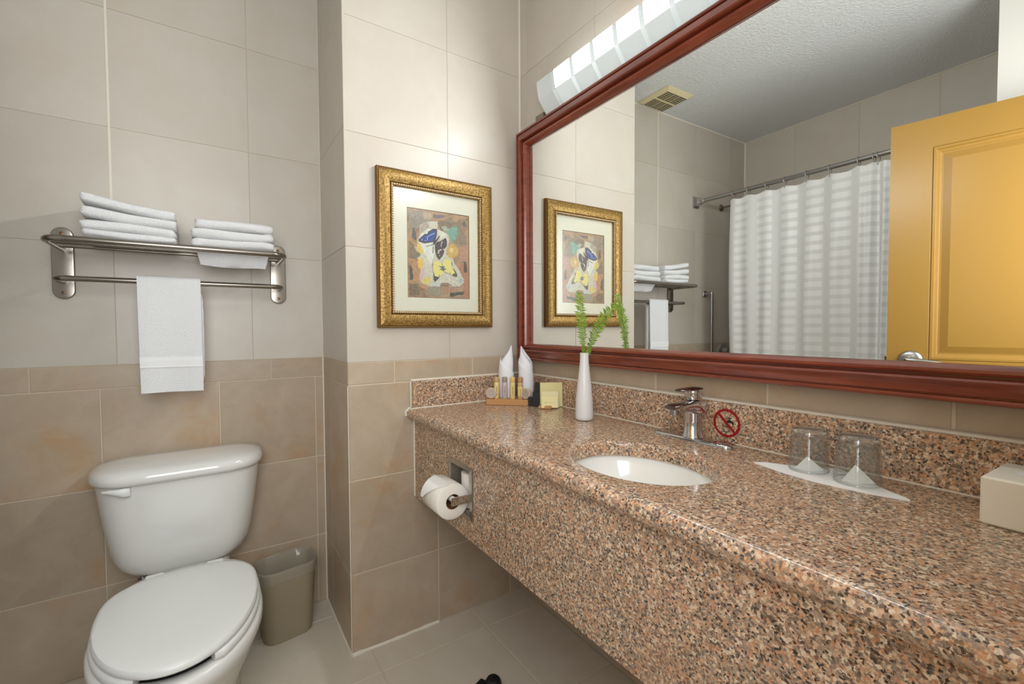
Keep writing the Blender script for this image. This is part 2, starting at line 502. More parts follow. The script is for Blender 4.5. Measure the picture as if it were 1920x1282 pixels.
def steps(a, b, start, pitch):
    r = [a]; x = start
    while x <= a + .012: x += pitch
    while x < b - .012: r.append(x); x += pitch
    r.append(b); return r

ROWS_LOW = [0.0, .285, .618, .953]; BORDER = [.953, 1.032]; ROWS_UP = [1.032, 1.433, 1.825, 2.213, ZC]
G = .0022   # grout sits this far behind the tile faces
# floor
fl = MB().box(XT - .1, XM + .1, -1.2, YT + .1, -.06, -G).build('floor', M['grout']); struct(fl, 'beige ceramic tile floor with pale grout joints', 'floor')
tiles(fl, 'z+', 0, steps(XT, XM, .853 - .402 * 6, .402), steps(-.4, YT, 1.465 - .402 * 5, .402), M['tile_floor'], .005)
# back wall behind the toilet and the bath end
wb = MB().box(XT - .1, XP + .02, YT + G, YT + .12, 0, ZC).build('wall_back', M['grout']); struct(wb, 'tiled wall behind the toilet, cream above and beige below')
tiles(wb, 'y-', YT, steps(XT, XP, .351 - .3335 * 6, .3335), ROWS_LOW, M['tile_low'], .0045)
tiles(wb, 'y-', YT, steps(XT, XP, .19 - .335 * 6, .335), BORDER, M['tile_low'], .0035)
tiles(wb, 'y-', YT, steps(XT, XP, .13 - .4 * 5, .4), ROWS_UP, M['tile_up'], .0014, c=.0005)
# one wider pale joint above the towel shelf
jt = MB().box(-.2745, -.2685, YT - .0006, YT + .004, 1.56, ZC - .002).build('joint_filler', M['caulk'], wb)
# pier with the picture
wp = MB().box(XP + G, XM + .12, YP + G, YT + .12, 0, ZC).build('wall_pier', M['grout']); struct(wp, 'projecting tiled pier wall carrying the butterfly picture')
tiles(wp, 'y-', YP, [XP, .7165, 1.05, XM], ROWS_LOW, M['tile_low'], .0045)
tiles(wp, 'y-', YP, [XP, .5515, .8745, XM], BORDER, M['tile_low'], .0045)
tiles(wp, 'y-', YP, [XP, .773, XM], ROWS_UP, M['tile_up'], .0014, c=.0005)
tiles(wp, 'x-', XP, [YP, 1.882, YT], ROWS_LOW, M['tile_low'], .0035)
tiles(wp, 'x-', XP, [YP, YT], BORDER, M['tile_low'], .0035)
tiles(wp, 'x-', XP, [YP, 1.96, YT], [1.032, 1.433, 1.84, 2.23, ZC], M['tile_up'], .0014, c=.0005)
# mirror wall
wr = MB().box(XM + G, XM + .12, -.1, YP + .02, 0, ZC).build('wall_right', M['grout']); struct(wr, 'tiled wall behind the mirror and the vanity')
tiles(wr, 'x-', XM, steps(0, YP, .2285 - .3285, .3285), [0, .285, .618, .9535, 1.032], M['tile_low'], .006)
tiles(wr, 'x-', XM, steps(0, YP, 1.548 - 1.6, .4), ROWS_UP, M['tile_up'], .0014, c=.0005)
# bath wall
wl = MB().box(XT - .12, XT - G, -.1, YT + .1, 0, ZC).build('wall_left', M['grout_up']); struct(wl, 'cream tiled wall behind the shower curtain, seen in the mirror')
tiles(wl, 'x+', XT, steps(0, YT, .868 - .3845 * 3, .3845), [0, .285, .618, .953, 1.032], M['tile_low'], .004)
tiles(wl, 'x+', XT, steps(0, YT, .868 - .3845 * 3, .3845), ROWS_UP, M['tile_up'], .004)
# partition at the foot of the bath (white painted) and the door wall
pt = MB().box(XT, -.575, 0, .507, 0, ZC).build('wall_partition', M['paint_white']); struct(pt, 'white painted partition beside the open door, seen in the mirror')
fw = MB()
fw.box(XT, -.545, -.11, 0, 0, ZC).box(.262, XM, -.11, 0, 0, ZC).box(-.545, .262, -.11, 0, 2.05, ZC)
fw = fw.build('wall_front', M['paint_white']); struct(fw, 'white wall with the open doorway')
ce = MB().box(XT - .1, XM + .1, -.11, YT + .1, ZC, ZC + .08).build('ceiling', M['ceiling']); struct(ce, 'white ceiling with stippled plaster texture', 'ceiling')
# caulk lines at the corners of the room
tr = MB()
def strip(pts, r=.004): tr.tube(pts, r, 6)
strip([(XP, YT, 0), (XP, YT, 1.03)], .0035)
strip([(XM, YP, 1.03), (XM, YP, ZC)], .0045)
strip([(XP, YT, 1.03), (XP, YT, ZC)], .0025)
strip([(XT, YT, 0), (XT, YT, ZC)], .008)
strip([(XT, YT, ZC), (XT, .5, ZC)], .006)
strip([(XT, YT, ZC), (XP, YT, ZC)], .005)
fl_pts = [(XP + .33 * i / 12, YP - .001 + random.uniform(-.002, .001), .0005) for i in range(13)]
tr.tube(fl_pts, [.007 + random.uniform(-.002, .003) for _ in fl_pts], 6)
strip([(XP, YP, .002), (XP, YT, .002)], .005)
strip([(XP, YP, 0), (XP, YP, .95)], .0018)
tr = tr.build('trim_1', M['caulk'], smooth=60); struct(tr, 'pale sealant bead in the wall and floor corners', 'trim')

# ------------------------------------------------------------------ door
hinge = Vector((-.522, .045, 0)); free = Vector((-.364, .791, 0))
dv = (free - hinge).normalized(); dn = Vector((dv.y, -dv.x, 0))    # dn faces the mirror (+x)
DW = (free - hinge).length
def dp(s, z, p): return hinge + dv * s + dn * p + Vector((0, 0, z))   # p: out of the face
dr = bpy.data.objects.new('door_1', None); COL.objects.link(dr); dr.location = hinge; struct(dr, 'open mustard painted panelled door seen in the mirror', 'door')
def dbox(b, s0, s1, z0, z1, p0, p1):
    v = [dp(s, z, p) for p in (p0, p1) for z in (z0, z1) for s in (s0, s1)]
    b.add(v, [(0, 1, 3, 2), (4, 6, 7, 5), (0, 4, 5, 1), (2, 3, 7, 6), (0, 2, 6, 4), (1, 5, 7, 3)])
S0, S1 = .14, DW - .136
ZS = [(.16, .86), (1.0, 1.909)]
for q0, q1 in ((0, S0), (S1, DW)):
    b = MB(); dbox(b, q0, q1, .01, 2.03, -.04, 0); b.build('stile', M['door_paint'], dr)
for q0, q1 in ((.01, .16), (.86, 1.0), (1.909, 2.03)):
    b = MB(); dbox(b, S0, S1, q0, q1, -.04, 0); b.build('rail', M['door_paint'], dr)
for z0, z1 in ZS:
    b = MB(); rings = []
    for ins, p in ((0, 0), (.004, -.003), (.006, .001), (.014, .001), (.018, -.007), (.026, -.009), (.030, -.013), (.036, -.013), (.062, -.005)):
        rings.append([dp(S0 + ins, z0 + ins, p), dp(S1 - ins, z0 + ins, p), dp(S1 - ins, z1 - ins, p), dp(S0 + ins, z1 - ins, p)])
    b.loft(rings, (False, True)); dbox(b, S0, S1, z0, z1, -.04, -.03)
    b.build('panel', M['door_paint'], dr, fix=False)
hz = 1.0; hs = DW - .082
Mh = Matrix((dv, Vector((0, 0, 1)), dn)).transposed().to_4x4(); Mh.translation = dp(hs, hz, 0)
hd = MB().lathe([(.0, 0), (.042, 0), (.042, .004), (.038, .009), (.028, .012), (.016, .014), (.014, .045), (.0, .045)], Mh, 28).build('handle', M['steel'], dr, smooth=40)
b = MB(); pts = [dp(hs + .012, hz + .002, .052), dp(hs - .01, hz + .002, .053), dp(hs - .05, hz - .001, .050), dp(hs - .095, hz - .006, .044), dp(hs - .115, hz - .009, .042)]
b.tube(pts, [.013, .013, .010, .008, .006], 12); b.build('lever', M['steel'], hd, smooth=50)
MB().lathe([(0, 0), (.007, 0), (.007, .003), (.004, .003), (.003, .001), (0, .001)], Mh @ T(0.012, 0, .064), 16).build('keyhole', M['screw'], hd, smooth=40)
b = MB(); dbox(b, DW, DW + .008, hz - .012, hz + .012, -.026, -.012); b.build('latch', M['screw'], dr)

# ------------------------------------------------------------------ framed mirror
mr = thing('framed_mirror', 'large wall mirror in a dark red mahogany moulded frame above the vanity', 'mirror', tuple(mir(0, 0, 1.02)))
A, Bz = (-.745, .772), (1.018, 1.958); FW = .0665
b = MB(); b.add([mir(0, A[0] + .04, Bz[0] + .04), mir(0, A[1] - .04, Bz[0] + .04), mir(0, A[1] - .04, Bz[1] - .04), mir(0, A[0] + .04, Bz[1] - .04)], [(0, 1, 2, 3)])
b.add([mir(-.005, A[0] + .04, Bz[0] + .04), mir(-.005, A[1] - .04, Bz[0] + .04), mir(-.005, A[1] - .04, Bz[1] - .04), mir(-.005, A[0] + .04, Bz[1] - .04)], [(3, 2, 1, 0)])
b.build('mirror_glass', M['mirror'], mr, fix=False)
PROF = [(0, -.014), (0, .020), (.002, .024), (.006, .0255), (.010, .024), (.0112, .016), (.0132, .016), (.0145, .023), (.019, .0245), (.025, .026),
        (.031, .030), (.035, .0335), (.039, .0345), (.0425, .032), (.0436, .026), (.0438, .009), (.0475, .009), (.049, .0215), (.053, .0235), (.058, .022), (.0625, .016), (.0655, .008), (FW, .0012)]
def rail(c0, c1, d0, d1, name):
    # c: outer corners (s,z); d: inward diagonal unit per width
    b = MB(); vs = []; fs = []
    for (s, z), (ds, dz) in ((c0, d0), (c1, d1)):
        for w, p in PROF: vs.append(mir(p, s + ds * w, z + dz * w))
    n = len(PROF)
    for i in range(n - 1): fs.append((i, i + 1, n + i + 1, n + i))
    b.add(vs, fs); b.build(name, M['mahogany'], mr, smooth=35)
a0, a1 = A; z0, z1 = Bz
rail((a0, z0), (a1, z0), (1, 1), (-1, 1), 'frame_rail')
rail((a0, z1), (a1, z1), (1, -1), (-1, -1), 'frame_rail')
rail((a1, z0), (a1, z1), (-1, 1), (-1, -1), 'frame_rail')
rail((a0, z0), (a0, z1), (1, 1), (1, -1), 'frame_rail')

# ------------------------------------------------------------------ vanity light
vl = thing('vanity_light', 'long bar light of frosted glass blocks above the mirror', 'lamp', (XM, .81, 2.0))
XF = 1.022; ZB, ZT = 1.955, 2.066; YL = 1.366; SEG = .099
for k in range(11):
    yc = YL - SEG * (k + .5)
    b = MB(); e = .004 + .001
    prof = [(XM - .012, ZT - .004), (XF + .012, ZT), (XF + .002, ZT - .004), (XF, ZT - .010), (XF + .010, ZB + .046), (XF + .013, ZB + .041), (XF + .046, ZB + .001), (XM - .012, ZB - .002)]
    rings = []
    for yy, sh in ((yc + SEG / 2 - .0005, .006), (yc + SEG / 2 - .007, 0), (yc - SEG / 2 + .010, 0), (yc - SEG / 2 + .0005, .006)):
        rings.append([Vector((x + (sh if x < XM - .02 else 0), yy, z - math.copysign(sh, z - 2.01))) for x, z in prof])
    b.loft(rings)
    np_ = len(prof)
    for q_, f in enumerate(b.f[:3 * np_]):       # front strip glows fully, top faintly; other faces dimmed in place of shading
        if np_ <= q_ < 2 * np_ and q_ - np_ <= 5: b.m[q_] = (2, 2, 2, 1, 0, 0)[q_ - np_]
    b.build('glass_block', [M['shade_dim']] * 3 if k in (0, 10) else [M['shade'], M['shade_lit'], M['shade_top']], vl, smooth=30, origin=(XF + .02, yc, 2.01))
MB().box(XM - .016, XM - .0005, YL - SEG * 11 + .01, YL - .01, ZB + .006, ZT - .012).build('back_plate', M['steel'], vl)
MB().box(XM - .012, XM - .0005, 1.42, 1.47, 1.962, 1.998).build('mirror_clip', M['nickel'], mr)

# ------------------------------------------------------------------ vanity counter with sink
vc = thing('vanity_counter', 'polished brown speckled granite vanity counter with rounded front edge', 'counter', (.86, .8, .52))
XN, TH = .593, .040; XE = XN + .020; Y0, Y1 = .004, YP - .0005
SX, SY, SA, SB = .792, .672, .134, .170      # sink centre and semi axes (x, y)
b = MB()
rx0, rx1, ry0, ry1 = XE, XM - .0005, .42, .93
angs = sorted(set([2 * PI * k / 96 for k in range(96)] + [math.atan2(yy - SY, xx - SX) % (2 * PI) for xx in (rx0, rx1) for yy in (ry0, ry1)]))
rings = []
outer = []
for a in angs:
    c, s_ = math.cos(a), math.sin(a); t = 1e9
    if c > 1e-9: t = min(t, (rx1 - SX) / c)
    if c < -1e-9: t = min(t, (rx0 - SX) / c)
    if s_ > 1e-9: t = min(t, (ry1 - SY) / s_)
    if s_ < -1e-9: t = min(t, (ry0 - SY) / s_)
    outer.append(Vector((SX + c * t, SY + s_ * t, CT)))
def ell(off, z): 
    r = []
    for a in angs:
        th = math.atan2(math.sin(a) * SA, math.cos(a) * SB)
        r.append(Vector((SX + (SA + off) * math.cos(th), SY + (SB + off) * math.sin(th), z)))
    return r
rings = [outer, ell(.009, CT), ell(.005, CT - .001), ell(.002, CT - .004), ell(0, CT - .010), ell(0, CT - .036)]
b.loft(rings, (False, False))
b.add([(rx0, Y0, CT), (rx1, Y0, CT), (rx1, ry0, CT), (rx0, ry0, CT)], [(0, 1, 2, 3)])
b.add([(rx0, ry1, CT), (rx1, ry1, CT), (rx1, Y1, CT), (rx0, Y1, CT)], [(0, 1, 2, 3)])
nose = [(XE + .020 * math.cos(t), CT - .020 + .020 * math.sin(t)) for t in [PI / 2 + PI * k / 10 for k in range(11)]]
nose.append((.66, CT - TH))
vs = [(x, yy, z) for yy in (Y0, Y1) for x, z in nose]; n = len(nose)
b.add(vs, [(k, k + 1, n + k + 1, n + k) for k in range(n - 1)])
b.add([(x, Y1, z) for x, z in nose], [tuple(range(n))]); b.add([(x, Y0, z) for x, z in nose], [tuple(range(n))])
b.add([(.66, Y0, CT - TH), (.66, Y1, CT - TH), (.66, Y1, CT - .03), (.66, Y0, CT - .03)], [(0, 1, 2, 3)])
b.build('counter_slab', M['granite'], vc, smooth=40)
TPY0, TPY1, TPZ0, TPZ1 = 1.150, 1.290, .590, .732
b = MB(); ax0, ax1 = .623, .643; az0, az1 = .519, CT - TH
b.box(ax0, ax1, Y0, TPY0, az0, az1).box(ax0, ax1, TPY1, Y1, az0, az1).box(ax0, ax1, TPY0, TPY1, az0, TPZ0).box(ax0, ax1, TPY0, TPY1, TPZ1, az1)
b.build('apron', M['granite'], vc)
MB().cbox(T(XM - .010, (Y0 + Y1) / 2, CT + .051), .020, Y1 - Y0, .102, .002).build('backsplash', M['granite'], vc)
MB().cbox(T((.612 + XM - .02) / 2, YP - .0105, CT + .051), XM - .02 - .612, .020, .102, .002).build('backsplash', M['granite'], vc)
b = MB()
b.tube([(XM - .0065, Y0, CT + .1035), (XM - .0065, Y1, CT + .1035)], .0058, 6)
b.tube([(.61, YP - .003, CT + .1035), (XM - .02, YP - .003, CT + .1035)], .0045, 6)
b.tube([(XM - .0215, Y0, CT), (XM - .0215, Y1 - .02, CT)], .0025, 6)
b.tube([(.60, YP - .0215, CT), (XM - .02, YP - .0215, CT)], .0032, 6)
b.tube([(.623, YP - .002, .52), (.623, YP - .002, .81)], .0045, 6)
b.tube([(XN - .002, YP - .002, CT - .028), (XN - .003, YP - .002, CT - .012), (XN + .012, YP - .002, CT + .002), (.612, YP - .002, CT + .004), (.610, YP - .002, CT + .10)], .0045, 6)
b.build('sealant', M['caulk'], vc, smooth=60)

sb = thing('sink_basin', 'white oval porcelain sink basin set under the granite counter', 'sink', (SX, SY, CT - .17))
prof = []
for k in range(15):
    t = PI / 2 * k / 14
    prof.append((math.sin(t) ** .75 * 1.03 if k else .0, CT - .036 - .115 * math.cos(t) ** 1.2))
b = MB(); vs = []; n = 64
rings = [[Vector((SX + (SA + .006) * r * math.cos(2 * PI * k / n), SY + (SB + .006) * r * math.sin(2 * PI * k / n), z)) for k in range(n)] for r, z in prof[1:]]
rings.append([Vector((SX + (SA + .03) * math.cos(2 * PI * k / n), SY + (SB + .03) * math.sin(2 * PI * k / n), CT - .036)) for k in range(n)])
b.loft(rings, (True, False)); b.build('bowl', M['basin'], sb, smooth=60)
MB().lathe([(.0, .0), (.022, 0), (.022, .003), (.014, .004), (.012, .001), (0, .001)], T(SX + .01, SY, CT - .1505), 24).build('drain', M['chrome'], sb, smooth=40)

# ------------------------------------------------------------------ faucet
FX, FY = 1.052, .716
fc = thing('faucet', 'chrome single lever basin faucet on an oblong base plate', 'faucet', (FX, FY, CT))
b = MB(); ring = []
def stad(cx, cy, hl, r, z, n=12):
    p = [Vector((cx + r * math.cos(t), cy + hl + r * math.sin(t), z)) for t in [PI * k / n for k in range(n + 1)]]
    p += [Vector((cx + r * math.cos(t), cy - hl + r * math.sin(t), z)) for t in [PI + PI * k / n for k in range(n + 1)]]
    return p
b.loft([stad(FX, FY, .092, .026, CT + .0003), stad(FX, FY, .092, .026, CT + .004), stad(FX, FY, .091, .023, CT + .0075), stad(FX, FY, .089, .018, CT + .009)])
b.build('base_plate', M['chrome'], fc, smooth=50)
MB().lathe([(.0, .008), (.028, .008), (.027, .012), (.0238, .016), (.0222, .05), (.0222, .085), (.023, .098), (0, .098)], T(FX, FY, CT), 28).build('body', M['chrome'], fc, smooth=40)
b = MB(); rings = []
for x, zt, zb_, w in ((.024, .106, .060, .0225), (.0, .106, .064, .0232), (-.03, .104, .076, .0220), (-.06, .102, .084, .021), (-.082, .100, .086, .0195), (-.094, .098, .089, .0155)):
    zt, zb_ = CT + zt, CT + zb_; r = (zt - zb_) * .35; pr = []
    for (cy, cz, a0_) in ((w - r, zt - r, 0), (-(w - r), zt - r, PI / 2), (-(w - r), zb_ + r, PI), (w - r, zb_ + r, 1.5 * PI)):
        for k in range(5):
            a = a0_ + PI / 2 * k / 4; pr.append(Vector((FX + x, FY + cy + r * math.cos(a), cz + r * math.sin(a))))
    rings.append(pr)
b.loft(rings); sp = b.build('spout', M['chrome'], fc, smooth=45)
MB().lathe([(0, 0), (.012, 0), (.012, .014), (0, .014)], T(FX - .077, FY, CT + .074), 20).build('aerator', M['steel'], sp, smooth=40)
b = MB(); b.lathe([(.0, .106), (.0185, .106), (.0205, .109), (.021, .128), (.0195, .134), (0, .135)], T(FX, FY, CT), 28)
hb = b.build('handle', M['chrome'], fc, smooth=40)
b = MB(); rings = []
for x, z, w, h in ((.018, .1325, .019, .006), (-.01, .134, .019, .006), (-.035, .1335, .0165, .0045), (-.058, .1345, .014, .0035), (-.064, .1345, .010, .0025)):
    rings.append([Vector((FX + x, FY + w * math.cos(t), CT + z + h * math.sin(t))) for t in [2 * PI * k / 16 for k in range(16)]])
b.loft(rings); b.build('lever', M['chrome'], hb, smooth=50)

# ------------------------------------------------------------------ no-drinking sign
sg = thing('water_sign', 'round red prohibition sticker with tap and glass on the backsplash beside the faucet', 'sign', (XM - .0205, .647, .903))
sxp = XM - .0203
def P2(y, z, dx=0): return Vector((sxp - dx, .647 - y, .903 + z))
n = 48; R0, R1 = .0365, .0300
b = MB(); vs = [P2(r * math.cos(2 * PI * k / n), r * math.sin(2 * PI * k / n), .0004) for r in (R0, R1) for k in range(n)]
b.add(vs, [(k, (k + 1) % n, n + (k + 1) % n, n + k) for k in range(n)]); b.build('ring', M['red'], sg)
b = MB(); d = .0034 * .7071; q = .0315 * .7071
b.add([P2(-q - d, q - d, .0006), P2(-q + d, q + d, .0006), P2(q + d, -q + d, .0006), P2(q - d, -q - d, .0006)], [(0, 1, 2, 3)]); b.build('slash', M['red'], sg)
b = MB()
def flat(b, pts): b.add([P2(y, z, .0003) for y, z in pts], [tuple(range(len(pts)))])
flat(b, [(.002, .013), (.014, .013), (.014, .0155), (.002, .0155)]); flat(b, [(.0065, .009), (.0095, .009), (.0095, .013), (.0065, .013)])
flat(b, [(.000, .002), (.004, .008), (.013, .008), (.019, .003), (.019, -.002), (.0155, -.002), (.014, .001), (.010, .003), (.005, .001)])
b.build('tap_symbol', M['ink'], sg)
b = MB()
for p, q2 in (((-.010, -.004), (-.008, -.022)), ((.008, -.006), (.006, -.023)), ((-.008, -.022), (.006, -.023)), ((-.0095, -.009), (.007, -.011))):
    dy, dz = q2[0] - p[0], q2[1] - p[1]; L = math.hypot(dy, dz); ny, nz = -dz / L * .0008, dy / L * .0008
    flat(b, [(p[0] + ny, p[1] + nz), (q2[0] + ny, q2[1] + nz), (q2[0] - ny, q2[1] - nz), (p[0] - ny, p[1] - nz)])
b.build('glass_symbol', M['ink'], sg)

# ------------------------------------------------------------------ toilet paper holder and rolls
th = thing('toilet_paper_holder', 'recessed chrome toilet paper holder in the granite vanity front', 'holder', (.623, 1.22, .66))
b = MB(); xf = .6225; fo, fi = (1.141, 1.299, .581, .741), (1.157, 1.283, .597, .725)
def rect(x, t): return [Vector((x, t[0], t[2])), Vector((x, t[1], t[2])), Vector((x, t[1], t[3])), Vector((x, t[0], t[3]))]
def grow(t, g): return (t[0] - g, t[1] + g, t[2] - g, t[3] + g)
b.loft([rect(xf, fo), rect(xf - .004, grow(fo, -.001)), rect(xf - .005, grow(fi, .003)), rect(xf - .003, fi), rect(xf + .095, grow(fi, -.003)), rect(xf + .097, grow(fi, -.05))], (False, True))
b.build('recess_frame', M['bright_nickel'], th)
for q_ in (1.152, 1.288): MB().cbox(T(.594, q_, .652), .072, .005, .024, .0015).build('arm', M['chrome'], th)
MB().tube([(.572, 1.155, .652), (.572, 1.285, .652)], .0085, 14).build('spindle', M['paper_white'], th, smooth=40)
def roll(name, label, c, R, ri, L, axis, flap):
    o = thing(name, label, 'toilet paper', tuple(Vector(c) - Vector((0, 0, R))))
    m = T(*c) @ (Rx(PI / 2) if axis == 'y' else Matrix())
    n = 40
    MB().lathe([(ri, -L / 2), (R - .002, -L / 2), (R, -L / 2 + .002), (R, L / 2 - .002), (R - .002, L / 2), (ri, L / 2)], m, n, close=True).build('paper', M['paper'], o, smooth=50)
    MB().lathe([(ri - .0015, -L / 2 + .0005), (ri - .0001, -L / 2 + .0005), (ri - .0001, L / 2 - .0005), (ri - .0015, L / 2 - .0005)], m, n, close=True).build('core', M['cardboard_core'], o, smooth=50)
    if flap:
        b = MB(); vs = []; K = 14
        # loose sheet folded to a point, lying on the room side of the roll
        for i in range(K + 1):
            t = i / K; a = math.radians(100 + 82 * t)
            rr = R + .0015 + .004 * t * t
            w0, w1 = -L / 2 + .0, L / 2 - (L * .96) * max(0, (t - .15) / .85) * .9
            x, z = c[0] + rr * math.cos(a), c[2] + rr * math.sin(a)
            vs += [(x, c[1] + L / 2, z), (x, c[1] + L / 2 - (w1 - w0), z)]
        b.add(vs, [(2 * i, 2 * i + 1, 2 * i + 3, 2 * i + 2) for i in range(K)])
        b.build('loose_sheet', M['paper_white'], o, smooth=60)
    return o
roll('toilet_roll', 'white toilet paper roll with a folded loose sheet on the holder arm', (.572, 1.222, .645), .0525, .0225, .104, 'y', True)
roll('toilet_roll', 'spare toilet paper roll standing inside the recessed holder', (.668, 1.222, .652), .0375, .016, .105, 'z', False)

# ------------------------------------------------------------------ framed picture
PX0, PX1, PZ0, PZ1 = .488, .959, 1.153, 1.722
pc = thing('framed_picture', 'butterfly collage print in a gold frame hanging on the pier wall', 'picture', ((PX0 + PX1) / 2, YP, PZ0))
FWp = .061
PP = [(0, 0), (0, .017), (.003, .020), (.006, .019), (.008, .022), (.016, .025), (.034, .024), (.047, .020), (.050, .016), (.0515, .019), (.058, .019), (FWp, .013), (FWp, .006)]
def prail(c0, c1, d0, d1):
    b = MB(); vs = []; n = len(PP)
    for (x, z), (dx, dz) in ((c0, d0), (c1, d1)):
        for w, p in PP: vs.append((x + dx * w, YP - .001 - p, z + dz * w))
    for i in range(n - 1): b.f.append((i, i + 1, n + i + 1, n + i)); b.m.append(1 if i < 4 or 7 <= i < 9 else 0)
    b.v = [Vector(v) for v in vs]
    b.build('frame_rail', [M['gold'], M['gold_dark']], pc, smooth=30)
prail((PX0, PZ0), (PX1, PZ0), (1, 1), (-1, 1)); prail((PX0, PZ1), (PX1, PZ1), (1, -1), (-1, -1))
prail((PX0, PZ0), (PX0, PZ1), (1, 1), (1, -1)); prail((PX1, PZ0), (PX1, PZ1), (-1, 1), (-1, -1))
b = MB(); ins = .0555
cs = [(PX0 + ins, PZ0 + ins), (PX1 - ins, PZ0 + ins), (PX1 - ins, PZ1 - ins), (PX0 + ins, PZ1 - ins)]
for k in range(4):
    (xa, za), (xb, zb_) = cs[k], cs[(k + 1) % 4]; L = math.hypot(xb - xa, zb_ - za); nb = int(L / .0085)
    for i in range(nb):
        t = i / nb; x, z = xa + (xb - xa) * t, za + (zb_ - za) * t
        b.lathe([(.0014, -.0040), (.0038, -.0020), (.0043, .0006), (.0016, .0040)], T(x, YP - .0205, z) @ (Ry(PI / 2) if k % 2 == 0 else Matrix()), 6)
b = b.build('bead_trim', M['silver_gilt'], pc, smooth=60); b['kind'] = 'stuff'
AX0, AX1, AZ0, AZ1 = .604, .857, 1.267, 1.593
b = MB(); o_ = [(PX0 + .058, PZ0 + .058), (PX1 - .058, PZ0 + .058), (PX1 - .058, PZ1 - .058), (PX0 + .058, PZ1 - .058)]
i_ = [(AX0, AZ0), (AX1, AZ0), (AX1, AZ1), (AX0, AZ1)]; i2 = [(AX0 - .002, AZ0 - .002), (AX1 + .002, AZ0 - .002), (AX1 + .002, AZ1 + .002), (AX0 - .002, AZ1 + .002)]
rg = [[Vector((x, YP - .0080, z)) for x, z in o_], [Vector((x, YP - .0080, z)) for x, z in i2], [Vector((x, YP - .0056, z)) for x, z in i_]]
b.loft(rg[:2], (False, False), 0); b.loft(rg[1:], (False, False), 1)
b.build('mat_board', [M['mat_board'], M['gold_dark']], pc)
mats = [M['art']]; b = MB(); b.add([(x, YP - .0055, z) for x, z in i_], [(0, 1, 2, 3)])
def ap(px, py, lv):
    u = (px - 181) / 757; tp = 60 + (px - 175) / 760 * 112; bt = 1178 + (px - 187) / 755 * 27
    w = (py - tp) / (bt - tp)
    # receding wall: undo the foreshortening along u
    u = u * 1.0 / (1.0 + .10 * (1 - u))
    return (AX0 + (AX1 - AX0) * min(1, max(0, u)), YP - .0055 - .00006 * lv, AZ1 - (AZ1 - AZ0) * min(1, max(0, w)))
